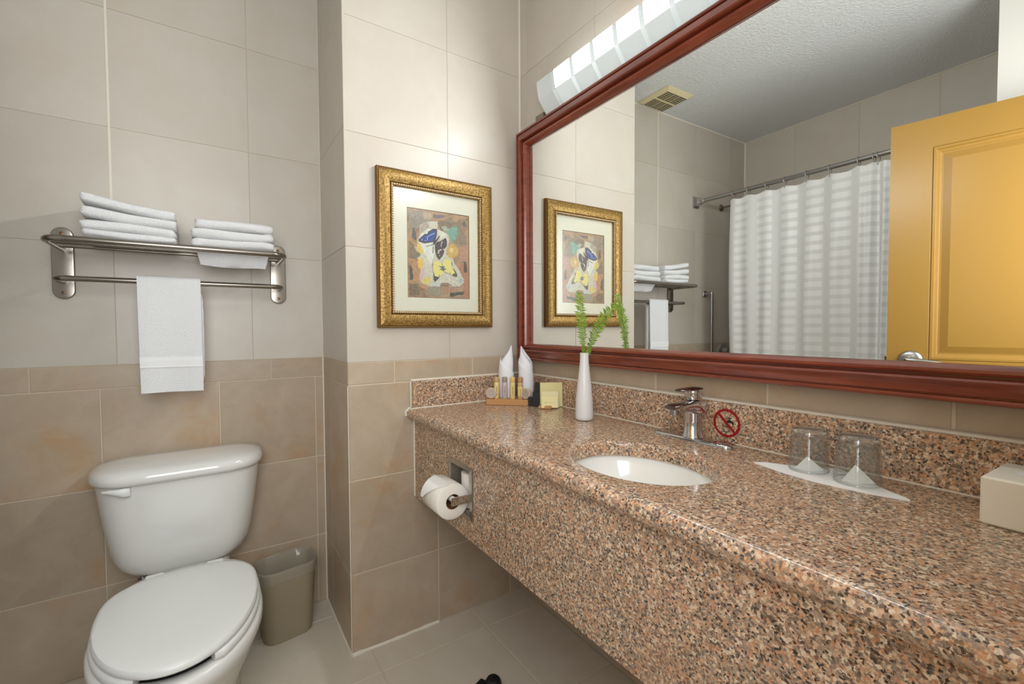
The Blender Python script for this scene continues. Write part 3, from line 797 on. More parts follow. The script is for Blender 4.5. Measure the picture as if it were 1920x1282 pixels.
ART = [
 ((150, 136, 124), [(205, 95), (330, 100), (470, 130), (505, 180), (470, 235), (340, 290), (300, 330), (200, 330)]),
 ((182, 160, 136), [(380, 120), (470, 130), (500, 180), (450, 215), (390, 200)]),
 ((118, 106, 112), [(505, 140), (660, 160), (625, 192), (540, 200), (505, 185)]),
 ((140, 122, 100), [(560, 240), (700, 200), (820, 260), (900, 420), (920, 520), (830, 540), (760, 480), (640, 330)]),
 ((204, 198, 182), [(300, 490), (340, 370), (335, 280), (440, 238), (555, 235), (560, 340), (690, 385), (705, 470), (690, 560), (660, 640), (745, 700), (790, 800), (875, 930), (875, 1000), (820, 1055), (580, 1030), (470, 1055), (330, 990), (345, 860), (300, 700)]),
 ((176, 160, 148), [(340, 290), (430, 245), (460, 300), (400, 350), (345, 380)]),
 ((222, 220, 212), [(330, 430), (420, 330), (520, 330), (540, 520), (520, 640), (470, 760), (400, 640), (330, 560)]),
 ((216, 212, 200), [(560, 330), (660, 390), (690, 470), (670, 520), (580, 440)]),
 ((130, 112, 96), [(560, 245), (690, 230), (760, 270), (720, 340), (600, 350)]),
 ((120, 162, 148), [(640, 350), (800, 295), (805, 410), (745, 500), (715, 470), (700, 410)]),
 ((168, 176, 160), [(600, 300), (660, 290), (700, 350), (650, 360)]),
 ((96, 94, 96), [(245, 318), (268, 308), (290, 390), (286, 476), (232, 425)]),
 ((134, 118, 98), [(198, 470), (255, 520), (345, 660), (285, 700), (198, 690)]),
 ((188, 182, 130), [(262, 540), (310, 560), (350, 640), (300, 620)]),
 ((226, 190, 100), [(300, 500), (345, 520), (385, 610), (350, 645), (300, 590)]),
 ((226, 186, 92), [(305, 700), (372, 700), (372, 800), (340, 830), (303, 810)]),
 ((204, 164, 88), [(660, 600), (690, 550), (745, 510), (805, 560), (808, 655), (740, 700), (690, 680)]),
 ((226, 196, 140), [(700, 580), (740, 560), (760, 600), (720, 630)]),
 ((216, 194, 112), [(335, 980), (425, 918), (472, 950), (455, 1035), (380, 1010)]),
 ((214, 178, 190), [(335, 870), (378, 800), (385, 900), (340, 985), (320, 960)]),
 ((176, 118, 84), [(812, 780), (932, 760), (936, 1195), (860, 1180), (882, 960), (840, 880)]),
 ((182, 136, 110), [(820, 560), (932, 520), (932, 740), (830, 740)]),
 ((126, 104, 84), [(195, 1010), (300, 1015), (330, 1070), (330, 1165), (195, 1165)]),
 ((182, 140, 104), [(200, 700), (300, 720), (330, 900), (320, 1000), (250, 1000), (240, 850)]),
 ((182, 142, 106), [(325, 1005), (460, 1055), (430, 1110), (340, 1070)]),
 ((150, 140, 122), [(425, 1060), (588, 1050), (590, 1172), (400, 1160)]),
 ((170, 130, 100), [(588, 1060), (830, 1050), (790, 1120), (590, 1150)]),
 ((196, 200, 200), [(470, 1010), (580, 1000), (580, 1050), (470, 1052)]),
 ((150, 116, 100), [(590, 1010), (680, 1005), (730, 1035), (600, 1045)]),
 ((60, 66, 54), [(705, 1128), (760, 1130), (882, 1112), (866, 1152), (800, 1158), (735, 1182), (705, 1170)]),
 ((62, 58, 50), [(878, 745), (900, 735), (912, 800), (915, 870), (890, 878), (872, 850)]),
 ((110, 100, 92), [(862, 250), (888, 225), (908, 270), (898, 310), (870, 295)]),
 ((92, 84, 76), [(198, 790), (225, 800), (250, 920), (230, 970), (200, 960)]),
 ((166, 176, 190), [(812, 962), (838, 943), (862, 968), (842, 1008), (815, 1000)]),
 # blue butterfly
 ((70, 66, 74), [(550, 328), (495, 328), (440, 362), (425, 395), (395, 390), (350, 430), (316, 462), (325, 487), (390, 508), (500, 492), (528, 470), (548, 400)]),
 ((44, 74, 158), [(528, 350), (490, 352), (450, 385), (440, 405), (400, 408), (345, 455), (390, 492), (495, 478), (515, 440)]),
 ((196, 206, 224), [(520, 386), (470, 408), (428, 432), (436, 470), (430, 474), (420, 430), (470, 400), (520, 378)]),
 ((176, 190, 214), [(352, 462), (366, 458), (370, 470), (356, 474)]),
 ((176, 190, 214), [(396, 470), (410, 468), (408, 480), (396, 480)]),
 ((58, 56, 58), [(498, 525), (505, 480), (530, 470), (578, 412), (588, 418), (548, 480), (520, 520)]),
 ((72, 60, 64), [(520, 525), (545, 492), (590, 482), (652, 438), (670, 470), (668, 545), (640, 575), (612, 580), (638, 605), (612, 670), (575, 716), (545, 680), (525, 610)]),
 ((180, 168, 172), [(590, 540), (598, 500), (616, 478), (620, 490), (606, 520), (602, 560)]),
 ((196, 188, 190), [(555, 600), (575, 588), (604, 580), (600, 595), (575, 610), (570, 640), (556, 636)]),
 ((196, 188, 190), [(572, 660), (582, 655), (582, 668), (574, 672)]),
 ((58, 56, 58), [(410, 548), (500, 518), (500, 524), (410, 554)]),
 ((58, 56, 58), [(492, 630), (498, 540), (504, 540), (498, 632)]),
 # yellow butterfly
 ((84, 82, 74), [(488, 770), (500, 748), (508, 850), (494, 830)]),
 ((84, 82, 74), [(712, 722), (735, 760), (732, 800), (716, 790)]),
 ((228, 214, 130), [(500, 750), (545, 730), (585, 745), (610, 780), (632, 715), (680, 705), (718, 730), (728, 800), (770, 860), (792, 905), (776, 926), (710, 895), (640, 862), (605, 895), (560, 950), (522, 988), (500, 960), (502, 870), (492, 800)]),
 ((76, 74, 68), [(500, 868), (516, 920), (560, 930), (582, 922), (556, 955), (518, 992), (500, 968)]),
 ((76, 74, 68), [(735, 812), (765, 845), (795, 905), (786, 930), (728, 908), (750, 885), (768, 890)]),
 ((96, 112, 112), [(603, 752), (616, 800), (640, 790), (632, 820), (660, 830), (632, 850), (624, 866), (606, 846), (572, 838), (600, 822), (560, 790), (606, 800)]),
 ((60, 60, 60), [(562, 908), (574, 905), (574, 918), (564, 918)]), ((60, 60, 60), [(702, 876), (713, 876), (712, 888), (703, 886)]),
]
for k, (rgb, poly) in enumerate(ART):
    # break up long straight edges so that the patches look torn
    pp = []
    for i in range(len(poly)):
        (xa, ya), (xb, yb) = poly[i], poly[(i + 1) % len(poly)]; L = math.hypot(xb - xa, yb - ya)
        m_ = max(1, int(L / 40)) if k < 34 else 1
        for j in range(m_):
            t = j / m_; jx = random.uniform(-7, 7) if j else 0
            pp.append((xa + (xb - xa) * t + jx, ya + (yb - ya) * t + (random.uniform(-7, 7) if j else 0)))
    mats.append(paint(rgb, 16 if k < 34 else 6))
    b.add([ap(x, y, k + 1) for x, y in pp], [tuple(range(len(pp)))], len(mats) - 1)
b.build('art_print', mats, pc, fix=False)
b = MB(); b.box(PX0 + .056, PX1 - .056, YP - .0125, YP - .0115, PZ0 + .056, PZ1 - .056); b.build('glass_pane', M['picture_glass'], pc)

# ------------------------------------------------------------------ towel rack
tk = thing('towel_rack', 'brushed nickel wall towel shelf with a hanging bar above the toilet', 'towel rack', (-.085, YT, 1.25))
PLX = (-.392, .221)
for px in PLX:
    def st(r, y, hl=.087): 
        return [Vector((px + r * math.cos(t), y, 1.364 + hl + r * math.sin(t))) for t in [PI * k / 14 for k in range(15)]] + [Vector((px + r * math.cos(t), y, 1.364 - hl + r * math.sin(t))) for t in [PI + PI * k / 14 for k in range(15)]]
    pl = MB().loft([st(.027, YT - .0004), st(.027, YT - .009), st(.025, YT - .012), st(.022, YT - .0125)]).build('back_plate', M['nickel'], tk, smooth=40)
    MB().lathe([(0, 0), (.006, 0), (.0055, .003), (.003, .0035), (.0028, .002), (0, .002)], T(px, YT - .012, 1.270) @ Rx(PI / 2), 14).build('screw', M['screw'], pl, smooth=40)
    MB().lathe([(0, 0), (.006, 0), (.0055, .003), (.003, .0035), (.0028, .002), (0, .002)], T(px, YT - .012, 1.458) @ Rx(PI / 2), 14).build('screw', M['screw'], pl, smooth=40)
def urail(yf, z, r, rc, name):
    x0, x1 = PLX[0], PLX[1]
    p = [(x0, YT - .012, z)] + arc((x0 + rc, yf + rc), rc, PI, 1.5 * PI, 8, lambda x, y: (x, y, z)) + arc((x1 - rc, yf + rc), rc, 1.5 * PI, 2 * PI, 8, lambda x, y: (x, y, z)) + [(x1, YT - .012, z)]
    MB().tube(p, r, 14).build(name, M['nickel'], tk, smooth=50)
urail(1.775, 1.411, .0095, .045, 'shelf_rail')
urail(1.872, 1.306, .0085, .035, 'hanging_bar')
for yy in (1.85, 1.93):
    MB().tube([(PLX[0] + .006, yy, 1.411), (PLX[1] - .006, yy, 1.411)], .006, 10).build('shelf_bar', M['nickel'], tk, smooth=50)

# towels
def sgnpow(v, p): return math.copysign(abs(v) ** p, v)
def slab(cx, cy, cz, sx, sy, sz, tilt=0.0, seed=0, bend=None, rot=0.0, rough=.0055, e=.34):
    """soft folded cloth: rounded slab with a few folds"""
    b = MB(); nu, nv = 28, 40; vs = []
    rings = []
    for i in range(nu + 1):
        t = -PI / 2 + PI * i / nu
        xx = sgnpow(math.sin(t), .16); rr = max(.0, abs(math.cos(t))) ** .26
        ring = []
        for k in range(nv):
            a = 2 * PI * k / nv
            yy = sgnpow(math.cos(a), e) * (rr ** .4); zz = sgnpow(math.sin(a), .62) * rr
            p = Vector((xx * sx / 2, yy * sy / 2, zz * sz / 2))
            nn = noise.noise(Vector((p.x * 9 + seed * 7.3, p.y * 9, seed)))
            p.z += nn * rough * 1.6 + (noise.noise(Vector((p.x * 30 + seed, p.y * 30, p.z * 60))) * rough * .5)
            p.y += noise.noise(Vector((p.x * 14, seed * 3.1, p.z * 40))) * rough
            p.x += noise.noise(Vector((p.y * 14, seed * 5.1, p.z * 60))) * rough
            if bend: p.z += bend(p.x / (sx / 2), p.y / (sy / 2))
            p = Rz(rot) @ p
            p.z += p.x * tilt
            ring.append(Vector((cx, cy, cz)) + p)
        rings.append(ring)
    b.loft(rings); return b
ZS0 = 1.4215
def towel(name, label, b, z, group):
    o = b.build(name, M['terry'], smooth=70, origin=(0, 0, 0)); tag(o, label, 'towel', group)
    return o
LX, RXc = -.2035, .069
def left_t(k, th, zc, sx, sy, tilt, seed, lab, bend=None, dx=0.0):
    return towel('folded_towel', lab, slab(LX + dx, 1.885, zc, sx, sy, th, tilt, seed, bend, .02 * (seed - 2)), zc, 'folded towels on the rack')
left_t(0, .027, 1.4335, .222, .205, 0, 1, 'bottom folded white towel of the taller left stack on the rack', dx=.004)
left_t(1, .034, 1.4590, .226, .205, -.02, 2, 'second lowest folded white towel of the taller left stack', lambda x, y: .003 * max(0, -x))
left_t(2, .033, 1.4895, .226, .20, -.055, 3, 'third folded white towel up in the taller left stack', lambda x, y: .005 * max(0, -x))
left_t(3, .033, 1.5215, .224, .195, -.125, 4, 'tilted top folded white towel of the taller left stack', lambda x, y: .005 * x * x)
RG = 'folded towels on the rack'
t1 = towel('folded_towel', 'bottom folded white towel of the lower right stack, sagging through the rack', slab(RXc, 1.885, 1.4370, .240, .205, .033, 0, 6), 0, RG)
b = MB(); vs = []; nx, nz = 14, 6
for side in (0, 1):
    for j in range(nz + 1):
        for i in range(nx + 1):
            u = i / nx; w = j / nz
            x = -.040 + .216 * u + (w * .012 * (1 - 2 * u)); z = 1.424 - (.055 + .008 * u) * w - .004 * math.sin(u * 5) * w
            y = 1.812 + .030 * w + .004 * math.sin(u * 9 + w * 2) + side * .006
            vs.append((x, y, z))
q = (nx + 1) * (nz + 1); fs = []
for j in range(nz):
    for i in range(nx):
        a = j * (nx + 1) + i; fs += [(a, a + 1, a + nx + 2, a + nx + 1), (q + a, q + a + nx + 1, q + a + nx + 2, q + a + 1)]
edge = [i for i in range(nx + 1)] + [j * (nx + 1) + nx for j in range(1, nz + 1)] + [nz * (nx + 1) + i for i in range(nx - 1, -1, -1)] + [j * (nx + 1) for j in range(nz - 1, 0, -1)]
for k in range(len(edge)): a, c = edge[k], edge[(k + 1) % len(edge)]; fs.append((a, q + a, q + c, c))
b.add(vs, fs); b.build('hanging_flap', M['terry'], t1, smooth=60)
b = MB(); vs2 = [Vector((v[0] * .55 - .185, v[1] + .02, 1.424 + (v[2] - 1.424) * .42)) for v in vs]; b.add(vs2, fs)
towel('folded_towel', 'middle folded white towel of the lower right stack on the rack', slab(RXc, 1.885, 1.4675, .238, .20, .035, 0, 7), 0, RG)
towel('folded_towel', 'top folded white towel of the lower right stack on the rack', slab(RXc + .004, 1.885, 1.4985, .226, .195, .035, -.02, 8), 0, RG)

# hanging hand towel
hy, hz_, hr = 1.872, 1.306, .0085
def drape(x0, x1, zf, zb_, th_, gap, seed, spread):
    """closed U-shaped cloth over the bar; returns MB"""
    path = []
    for k in range(15): path.append((hy - hr - gap, zf + (hz_ - zf) * k / 14, 0))
    for k in range(1, 9):
        a = PI - PI * k / 9; path.append((hy + (hr + gap) * math.cos(a), hz_ + (hr + gap) * math.sin(a), 1))
    for k in range(15): path.append((hy + hr + gap, hz_ + (zb_ - hz_) * k / 14, 2))
    b = MB(); nx = 12; out = []; inn = []
    for i, (y, z, part) in enumerate(path):
        a = path[max(i - 1, 0)]; c = path[min(i + 1, len(path) - 1)]
        ty, tz = c[0] - a[0], c[1] - a[1]; L = math.hypot(ty, tz) or 1; ny, nz_ = -tz / L, ty / L   # outward
        for side, lst in ((1, out), (0, inn)):
            row = []
            for k in range(nx + 1):
                u = k / nx; drop = max(0, hz_ - z)
                xx = x0 + (x1 - x0) * u + (spread[0] + (spread[1] - spread[0]) * u) * drop
                wob = .0035 * math.sin(u * 7 + seed) * drop / .35 * (1 if part == 0 else .5)
                yy = y + ny * th_ * side * (1.0) + (wob * (-1 if part == 0 else 1)) + (-.012 if part == 0 else -.004) * drop
                zz = z + nz_ * th_ * side
                if part == 0 and side == 1: yy -= .003 * (1 - (2 * u - 1) ** 6) - .003
                row.append((xx, yy, zz + (.004 * math.sin(u * 3 + seed) * drop if part == 0 else 0)))
            lst.append(row)
    vs = [p for r in out for p in r] + [p for r in inn for p in r]; W = nx + 1; H = len(path); q = W * H; fs = []
    for j in range(H - 1):
        for i in range(nx):
            a = j * W + i; fs += [(a, a + 1, a + W + 1, a + W), (q + a, q + a + W, q + a + W + 1, q + a + 1)]
    for j in range(H - 1):
        for i in (0, nx):
            a = j * W + i; fs.append((a, a + W, q + a + W, q + a))
    for i in range(nx):
        for j in (0, H - 1):
            a = j * W + i; fs.append((a, a + 1, q + a + 1, q + a))
    b.add(vs, fs); return b
ht = thing('hanging_towel', 'white hand towel folded over the bar of the towel rack', 'towel', (-.113, hy, .945))
drape(-.197, -.030, .944, .955, .009, .0012, 1.0, (.010, .004)).build('cloth', M['terry'], ht, smooth=60)
slab(-.104, hy + .003, 1.122, .160, .010, .322, 0, 11, None, 0, .002, .6).build('inner_fold', M['terry'], ht, smooth=60)
# woven band across the front of the towel
b2 = MB(); vs = []; zs = [1.064, 1.060, 1.058, 1.048, 1.046, 1.032, 1.030, 1.026]
for j, z in enumerate(zs):
    for k in range(13):
        u = k / 12; drop = hz_ - z; x = -.1975 + .168 * u + (.010 + (.004 - .010) * u) * drop
        y = hy - hr - .0012 - .009 - .0035 * math.sin(u * 7 + 1.0) * drop / .35 - .012 * drop + (-.003 * (1 - (2 * u - 1) ** 6) + .003)
        y -= .0018 if j in (0, 3, 4, 7) else .0006
        vs.append((x, y - .0006, z + .004 * math.sin(u * 3 + 1.0) * drop))
b2.add(vs, [(j * 13 + k, j * 13 + k + 1, (j + 1) * 13 + k + 1, (j + 1) * 13 + k) for j in range(len(zs) - 1) for k in range(12)])
b2.build('woven_band', M['band'], ht, smooth=30)

# ------------------------------------------------------------------ toilet
TX = -.083
tl = thing('toilet', 'white two piece toilet with closed lid against the back wall', 'toilet', (TX, 1.5, 0))
def tank_ring(w, yf, yb, z, e=.42, n=40):
    r = []
    for k in range(n + 1):
        t = PI * k / n
        r.append(Vector((TX - .011 - w * sgnpow(math.cos(t), e), yb - (yb - yf) * (.62 * abs(math.sin(t)) ** .30 + .38 * math.sin(t) ** 1.2 if 0 < k < n else 0), z)))
    return r
b = MB(); YB = 1.985
secs = [(.352, .112, 1.850), (.356, .138, 1.835), (.366, .161, 1.822), (.384, .179, 1.812), (.415, .193, 1.803), (.46, .202, 1.797), (.52, .211, 1.790), (.59, .220, 1.784), (.655, .227, 1.780), (.671, .228, 1.779)]
b.loft([tank_ring(w, yf, YB, z) for z, w, yf in secs]); b.build('tank', M['porcelain'], tl, smooth=50)
b = MB(); lz = .669
secs = [(0, .228, 1.775), (.004, .236, 1.767), (.012, .241, 1.762), (.024, .241, 1.762), (.034, .237, 1.766), (.042, .228, 1.775), (.048, .212, 1.790), (.053, .185, 1.815), (.056, .15, 1.84)]
b.loft([tank_ring(w, yf, YB + .003 - (.0 if i < 4 else (.004 * (i - 3))), lz + dz) for i, (dz, w, yf) in enumerate(secs)]); b.build('tank_lid', M['porcelain'], tl, smooth=60)
# flush lever on the tank front, left
b = MB(); rings = []
for x, y, z, hh, tt in ((-.215, 1.792, .6535, .0135, .004), (-.220, 1.779, .654, .0145, .007), (-.235, 1.774, .655, .0145, .007), (-.250, 1.775, .658, .010, .006), (-.268, 1.780, .661, .0065, .005), (-.286, 1.789, .662, .003, .003)):
    rings.append([Vector((x, y + tt * math.cos(t), z + hh * math.sin(t))) for t in [2 * PI * k / 14 for k in range(14)]])
b.loft(rings); b.build('flush_lever', M['seat_plastic'], tl, smooth=50)
# bowl
def egg(cy, hw, lf, lb, z, n=56, flat=0.0, dx=0.0):
    """egg outline: lf toward the front (-y), lb toward the back; flat squares off the back"""
    r = []
    for k in range(n):
        t = 2 * PI * k / n; s_, c = math.sin(t), math.cos(t)
        if c < 0: r.append(Vector((TX + dx + hw * s_, cy + lf * c, z)))
        else: r.append(Vector((TX + dx + hw * sgnpow(s_, 1 - .25 * flat), cy + lb * sgnpow(c, 1 - .5 * flat), z)))
    return r
b = MB(); CY = 1.46
rings = [egg(CY, .125, .125, .20, .20), egg(CY, .155, .235, .20, .33), egg(CY, .158, .245, .20, .386), egg(CY, .163, .250, .205, .391), egg(CY, .180, .278, .30, .391, flat=1), egg(CY, .186, .286, .31, .384, flat=1), egg(CY, .186, .286, .31, .362, flat=1),
         egg(CY + .005, .176, .270, .31, .335, flat=1), egg(CY + .02, .160, .240, .30, .28, flat=1), egg(CY + .05, .135, .20, .27, .20, flat=1), egg(CY + .08, .118, .19, .24, .12, flat=1), egg(CY + .09, .120, .21, .24, .05, flat=1), egg(CY + .09, .128, .225, .25, .006, flat=1), egg(CY + .09, .128, .225, .25, 0, flat=1)]
b.loft(rings, (True, True)); b.build('bowl', M['porcelain'], tl, smooth=50)
# deck that carries the tank
b = MB(); b.loft([[Vector((TX + x * w, y, z)) for x, y in ((-1, 1.64), (1, 1.64), (1.0, 1.955), (-1.0, 1.955))] for w, z in ((.10, .20), (.112, .31), (.116, .342), (.108, .353))]); b.build('deck', M['porcelain'], tl, smooth=30)
# seat: open-front horseshoe
def lid_out(g, z, n=72):
    r = []
    for k in range(n):
        t = 2 * PI * k / n; s_, c = math.sin(t), math.cos(t)
        if c < 0: p = (TX + (.177 + g) * s_, 1.478 + (.302 + g) * c)
        else: p = (TX + (.177 + g) * sgnpow(s_, .92), 1.478 + (.176 + g) * sgnpow(c, .62))
        r.append(Vector((p[0], p[1], z)))
    return r
b = MB()
n = 72; O = lid_out(.004, 0, n); I = [Vector((TX + .112 * math.sin(2 * PI * k / n), 1.455 + (.200 if math.cos(2 * PI * k / n) < 0 else .13) * math.cos(2 * PI * k / n), 0)) for k in range(n)]
keep = [k % n for k in range(n // 2 + 5, n // 2 + 5 + n - 9)]   # leave the gap at the front
prof = [(0, .394), (-.003, .396), (.0, .400), (.0, .410), (-.004, .416)]
rings = []
for idx, k in enumerate(keep):
    o, i = O[k], I[k]; d = (i - o).normalized()
    e_ = .25 if idx in (0, len(keep) - 1) else 1.0
    mid = (o + i) / 2; o2 = mid + (o - mid) * (e_ if e_ == 1 else .72); i2_ = mid + (i - mid) * (e_ if e_ == 1 else .72)
    sec = [o2 + d * .003 + Vector((0, 0, .3935)), o2 + Vector((0, 0, .398)), o2 + Vector((0, 0, .408)), o2 + d * .004 + Vector((0, 0, .4135)), o2 + d * .02 + Vector((0, 0, .415)),
           i2_ - d * .012 + Vector((0, 0, .414)), i2_ + Vector((0, 0, .404)), i2_ - d * .004 + Vector((0, 0, .3935))]
    rings.append(sec)
b.loft(rings); b.build('seat', M['seat_plastic'], tl, smooth=50)
b = MB(); b.loft([lid_out(-.012, .4165), lid_out(-.003, .4165), lid_out(.000, .420), lid_out(0, .428), lid_out(-.004, .4335), lid_out(-.012, .4355), lid_out(-.06, .4375), lid_out(-.13, .4385)])
b.build('seat_lid', M['seat_plastic'], tl, smooth=40)
for sx_ in (-.075, .075): MB().cbox(T(TX + sx_, 1.668, .408), .05, .04, .032, .006).build('hinge', M['seat_plastic'], tl)
b = MB(); b.tube([(-.205, 1.86, .356), (-.205, 1.86, .31), (-.207, 1.92, .24), (-.21, 1.99, .2)], .008, 10); b.lathe([(.0, 0), (.014, 0), (.014, .02), (0, .02)], T(-.205, 1.86, .325), 8)
b.build('supply_pipe', M['steel'], tl, smooth=40)

# ------------------------------------------------------------------ waste bin
BC = Vector((.212, 1.872, 0)); BR = math.radians(9)
def brect(sx, sy, rc, z, wob=0.0, n=6):
    p = []
    for qx, qy, a0_ in ((1, 1, 0), (-1, 1, PI / 2), (-1, -1, PI), (1, -1, 1.5 * PI)):
        for k in range(n + 1):
            a = a0_ + PI / 2 * k / n
            v = Vector((qx * (sx / 2 - rc) + rc * math.cos(a), qy * (sy / 2 - rc) + rc * math.sin(a), 0))
            v = Rz(BR) @ v; p.append(BC + v + Vector((0, 0, z + wob * random.uniform(-1, 1))))
    return p
wbn = thing('waste_bin', 'small taupe plastic waste bin beside the toilet', 'bin', tuple(BC))
b = MB(); b.loft([brect(.150, .105, .036, .006), brect(.160, .115, .040, .0), brect(.168, .120, .041, .006), brect(.199, .146, .050, .256), brect(.206, .152, .052, .262), brect(.206, .152, .052, .270), brect(.200, .146, .050, .271), brect(.194, .140, .048, .262), brect(.163, .115, .038, .012)])
b.build('body', M['bin'], wbn, smooth=45)
b = MB(); random.seed(3)
b.loft([brect(.209, .155, .052, .232, .006, 9), brect(.210, .156, .053, .250, .003, 9), brect(.209, .155, .052, .268, .001, 9), brect(.207, .153, .052, .2755, .003, 9), brect(.190, .136, .046, .268, .006, 9), brect(.182, .127, .044, .22, .014, 9), brect(.168, .116, .038, .12, .012, 9), brect(.148, .10, .034, .03, .008, 9)], (False, True))
ln = b.build('bin_liner', M['liner'], smooth=50, origin=(0, 0, 0)); tag(ln, 'clear crinkled plastic bag lining the small waste bin', 'bin bag')

# ------------------------------------------------------------------ things on the counter
# toiletry tray
tF, tu, tv = Vector((.874, 1.490, 0)), Vector((.727, -.686, 0)), Vector((.686, .727, 0))
ang = math.atan2(tu.y, tu.x); TL, TD, THt = .172, .05, .022
ctr = tF + tu * TL / 2 + tv * TD / 2
tray = MB(); tm = T(ctr.x, ctr.y, CT + THt / 2 + .0004) @ Rz(ang); tray.cbox(tm, TL, TD, THt, .0015)
ty = thing('toiletry_tray', 'light wooden tray holding miniature toiletries in the counter corner', 'tray', (ctr.x, ctr.y, CT))
tray.build('block', M['light_wood'], ty)
def letters(b, mat, w, h, n, seed):
    """faint illegible print as fine strokes in the local xz plane"""
    rnd = random.Random(seed); x = -w / 2; st = w / n
    for i in range(n):
        if rnd.random() < .14: x += st; continue
        hh = h * rnd.uniform(.55, 1); b.add([mat @ Vector((x, 0, -h / 2)), mat @ Vector((x + st * .55, 0, -h / 2)), mat @ Vector((x + st * .55, 0, -h / 2 + hh)), mat @ Vector((x, 0, -h / 2 + hh))], [(0, 1, 2, 3)]); x += st
b = MB(); letters(b, tm @ T(.0, -TD / 2 - .0004, .001), .075, .0035, 24, 1); letters(b, tm @ T(.0, -TD / 2 - .0004, -.005), .010, .002, 4, 2); b.build('print', M['cap_brown'], ty)
zt = CT + THt + .0006
def on_tray(s, t): return tF + tu * s + tv * t
KINDS = [(.036, 'bottle_yellow', 'cap_tan', 'yellow toiletry bottle with tan cap, leftmost on the wooden tray'), (.068, 'bottle_clear', 'cap_grey', 'clear lilac toiletry bottle with grey cap on the wooden tray'),
         (.099, 'bottle_yellow', 'cap_gold', 'yellow toiletry bottle with gold cap on the wooden tray'), (.129, 'bottle_amber', 'cap_brown', 'amber toiletry bottle with brown cap on the wooden tray')]
for s_, bm_, cm, lab in KINDS:
    p = on_tray(s_, .024); o = thing('toiletry_bottle', lab, 'bottle', (p.x, p.y, zt), 'miniature bottles on the tray')
    MB().lathe([(0, 0), (.0092, 0), (.0102, .0015), (.0102, .060), (.0094, .063), (.0085, .0645), (0, .0645)], T(p.x, p.y, zt), 20).build('bottle', M[bm_], o, smooth=40)
    MB().lathe([(0, .065), (.0098, .065), (.0100, .067), (.0100, .0825), (.0092, .084), (0, .084)], T(p.x, p.y, zt), 20).build('cap', M[cm], o, smooth=40)
    if bm_ == 'bottle_clear' or bm_ == 'bottle_amber':
        MB().lathe([(.0104, .012), (.0105, .013), (.0105, .047), (.0104, .048)], T(p.x, p.y, zt), 20).build('label', M['bottle_clear'] if bm_ == 'bottle_clear' else M['bottle_yellow'], o, smooth=60)
    dirc = Vector((-p.x, -p.y, 0)).normalized()
    mm = Matrix((Vector((dirc.y, -dirc.x, 0)) * -1, -dirc, Vector((0, 0, 1)))).transposed().to_4x4(); mm.translation = Vector((p.x, p.y, zt + .032)) + dirc * .0107
    b = MB(); letters(b, mm @ Ry(-PI / 2), .036, .0035, 12, int(s_ * 1000)); b.build('print', M['cardboard_core'], o)
for s_, t_, lean, yawo, lab in ((.016, .016, .10, 0.12, 'round wrapped soap disc at the left end of the wooden tray'), (.154, .016, .12, -.45, 'round wrapped soap disc at the right end of the wooden tray')):
    p = on_tray(s_, t_); o = thing('soap_disc', lab, 'soap', (p.x, p.y, zt), 'wrapped soaps on the tray')
    mm = T(p.x, p.y, zt + .0215) @ Rz(ang + yawo) @ Rx(PI / 2 - lean)
    MB().lathe([(0, -.007), (.018, -.007), (.021, -.004), (.0212, .004), (.019, .0065), (.0165, .0068), (.0160, .0060), (0, .0060)], mm, 32).build('wrapper', M['soap_wrap'], o, smooth=40)
    b = MB(); b.lathe([(.0150, .0062), (.0153, .0064), (.0140, .0064), (.0137, .0062)], mm, 32, close=True)
    for k in range(10): b.box(0, 0, 0, 0, 0, 0) if False else b.add([mm @ Rz(k * PI / 5) @ Vector(q_) for q_ in ((.004, -.0012, .0063), (.011, -.0018, .0063), (.012, 0, .0063), (.011, .0018, .0063), (.004, .0012, .0063))], [(0, 1, 2, 3, 4)])
    b.build('embossing', M['cap_grey'], o)
# rolled face cloths standing behind the tray
def cloth_roll(x, y, h, tip, lab, turn=1):
    """tip: direction (angle) of the pointed top; the outer wrap ends in a diagonal hem across the room side"""
    o = thing('rolled_napkin', lab, 'napkin', (x, y, CT), 'rolled napkins behind the tray')
    def wall(r0, top, th0, th1, n=48, nz=16):
        b = MB(); vs = []
        for i in range(n + 1):
            th_ = th0 + (th1 - th0) * i / n; tz = top(th_, i / n)
            for j in range(nz + 1):
                z = tz * j / nz; q = z / h
                r = r0 * (.86 + .20 * math.sin(PI * min(1, q * .95 + .08))) * (1 - .42 * max(0, (q - .66) / .34) ** 1.4)
                r *= 1 + .03 * noise.noise(Vector((math.cos(th_) * 2 + x * 9, math.sin(th_) * 2, q * 4)))
                sh = .008 * max(0, (q - .6) / .4)
                vs.append((x + r * math.cos(th_) + sh * math.cos(tip), y + r * math.sin(th_) + sh * math.sin(tip), CT + .0008 + z))
        b.add(vs, [(i * (nz + 1) + j, (i + 1) * (nz + 1) + j, (i + 1) * (nz + 1) + j + 1, i * (nz + 1) + j + 1) for i in range(n) for j in range(nz)])
        return b
    inner = wall(.0255, lambda a, t: h * (.70 + .30 * (.5 + .5 * math.cos(a - tip)) ** .9), tip - PI, tip + PI)
    cam_a = math.atan2(-y, -x)
    outer = wall(.0282, lambda a, t: h * (.79 - .33 * t), cam_a - turn * 1.75, cam_a + turn * 1.9)
    for nm, bb_ in (('cloth', inner), ('wrap', outer)):
        ob = bb_.build(nm, M['napkin'], o, smooth=60, fix=False)
        md = ob.modifiers.new('thickness', 'SOLIDIFY'); md.thickness = .0016; md.offset = 0
cloth_roll(.971, 1.497, .228, -.55, 'white rolled napkin with pointed top, nearer the pier wall behind the tray')
cloth_roll(1.032, 1.446, .224, 2.2, 'white rolled napkin with pointed top, nearer the mirror behind the tray')
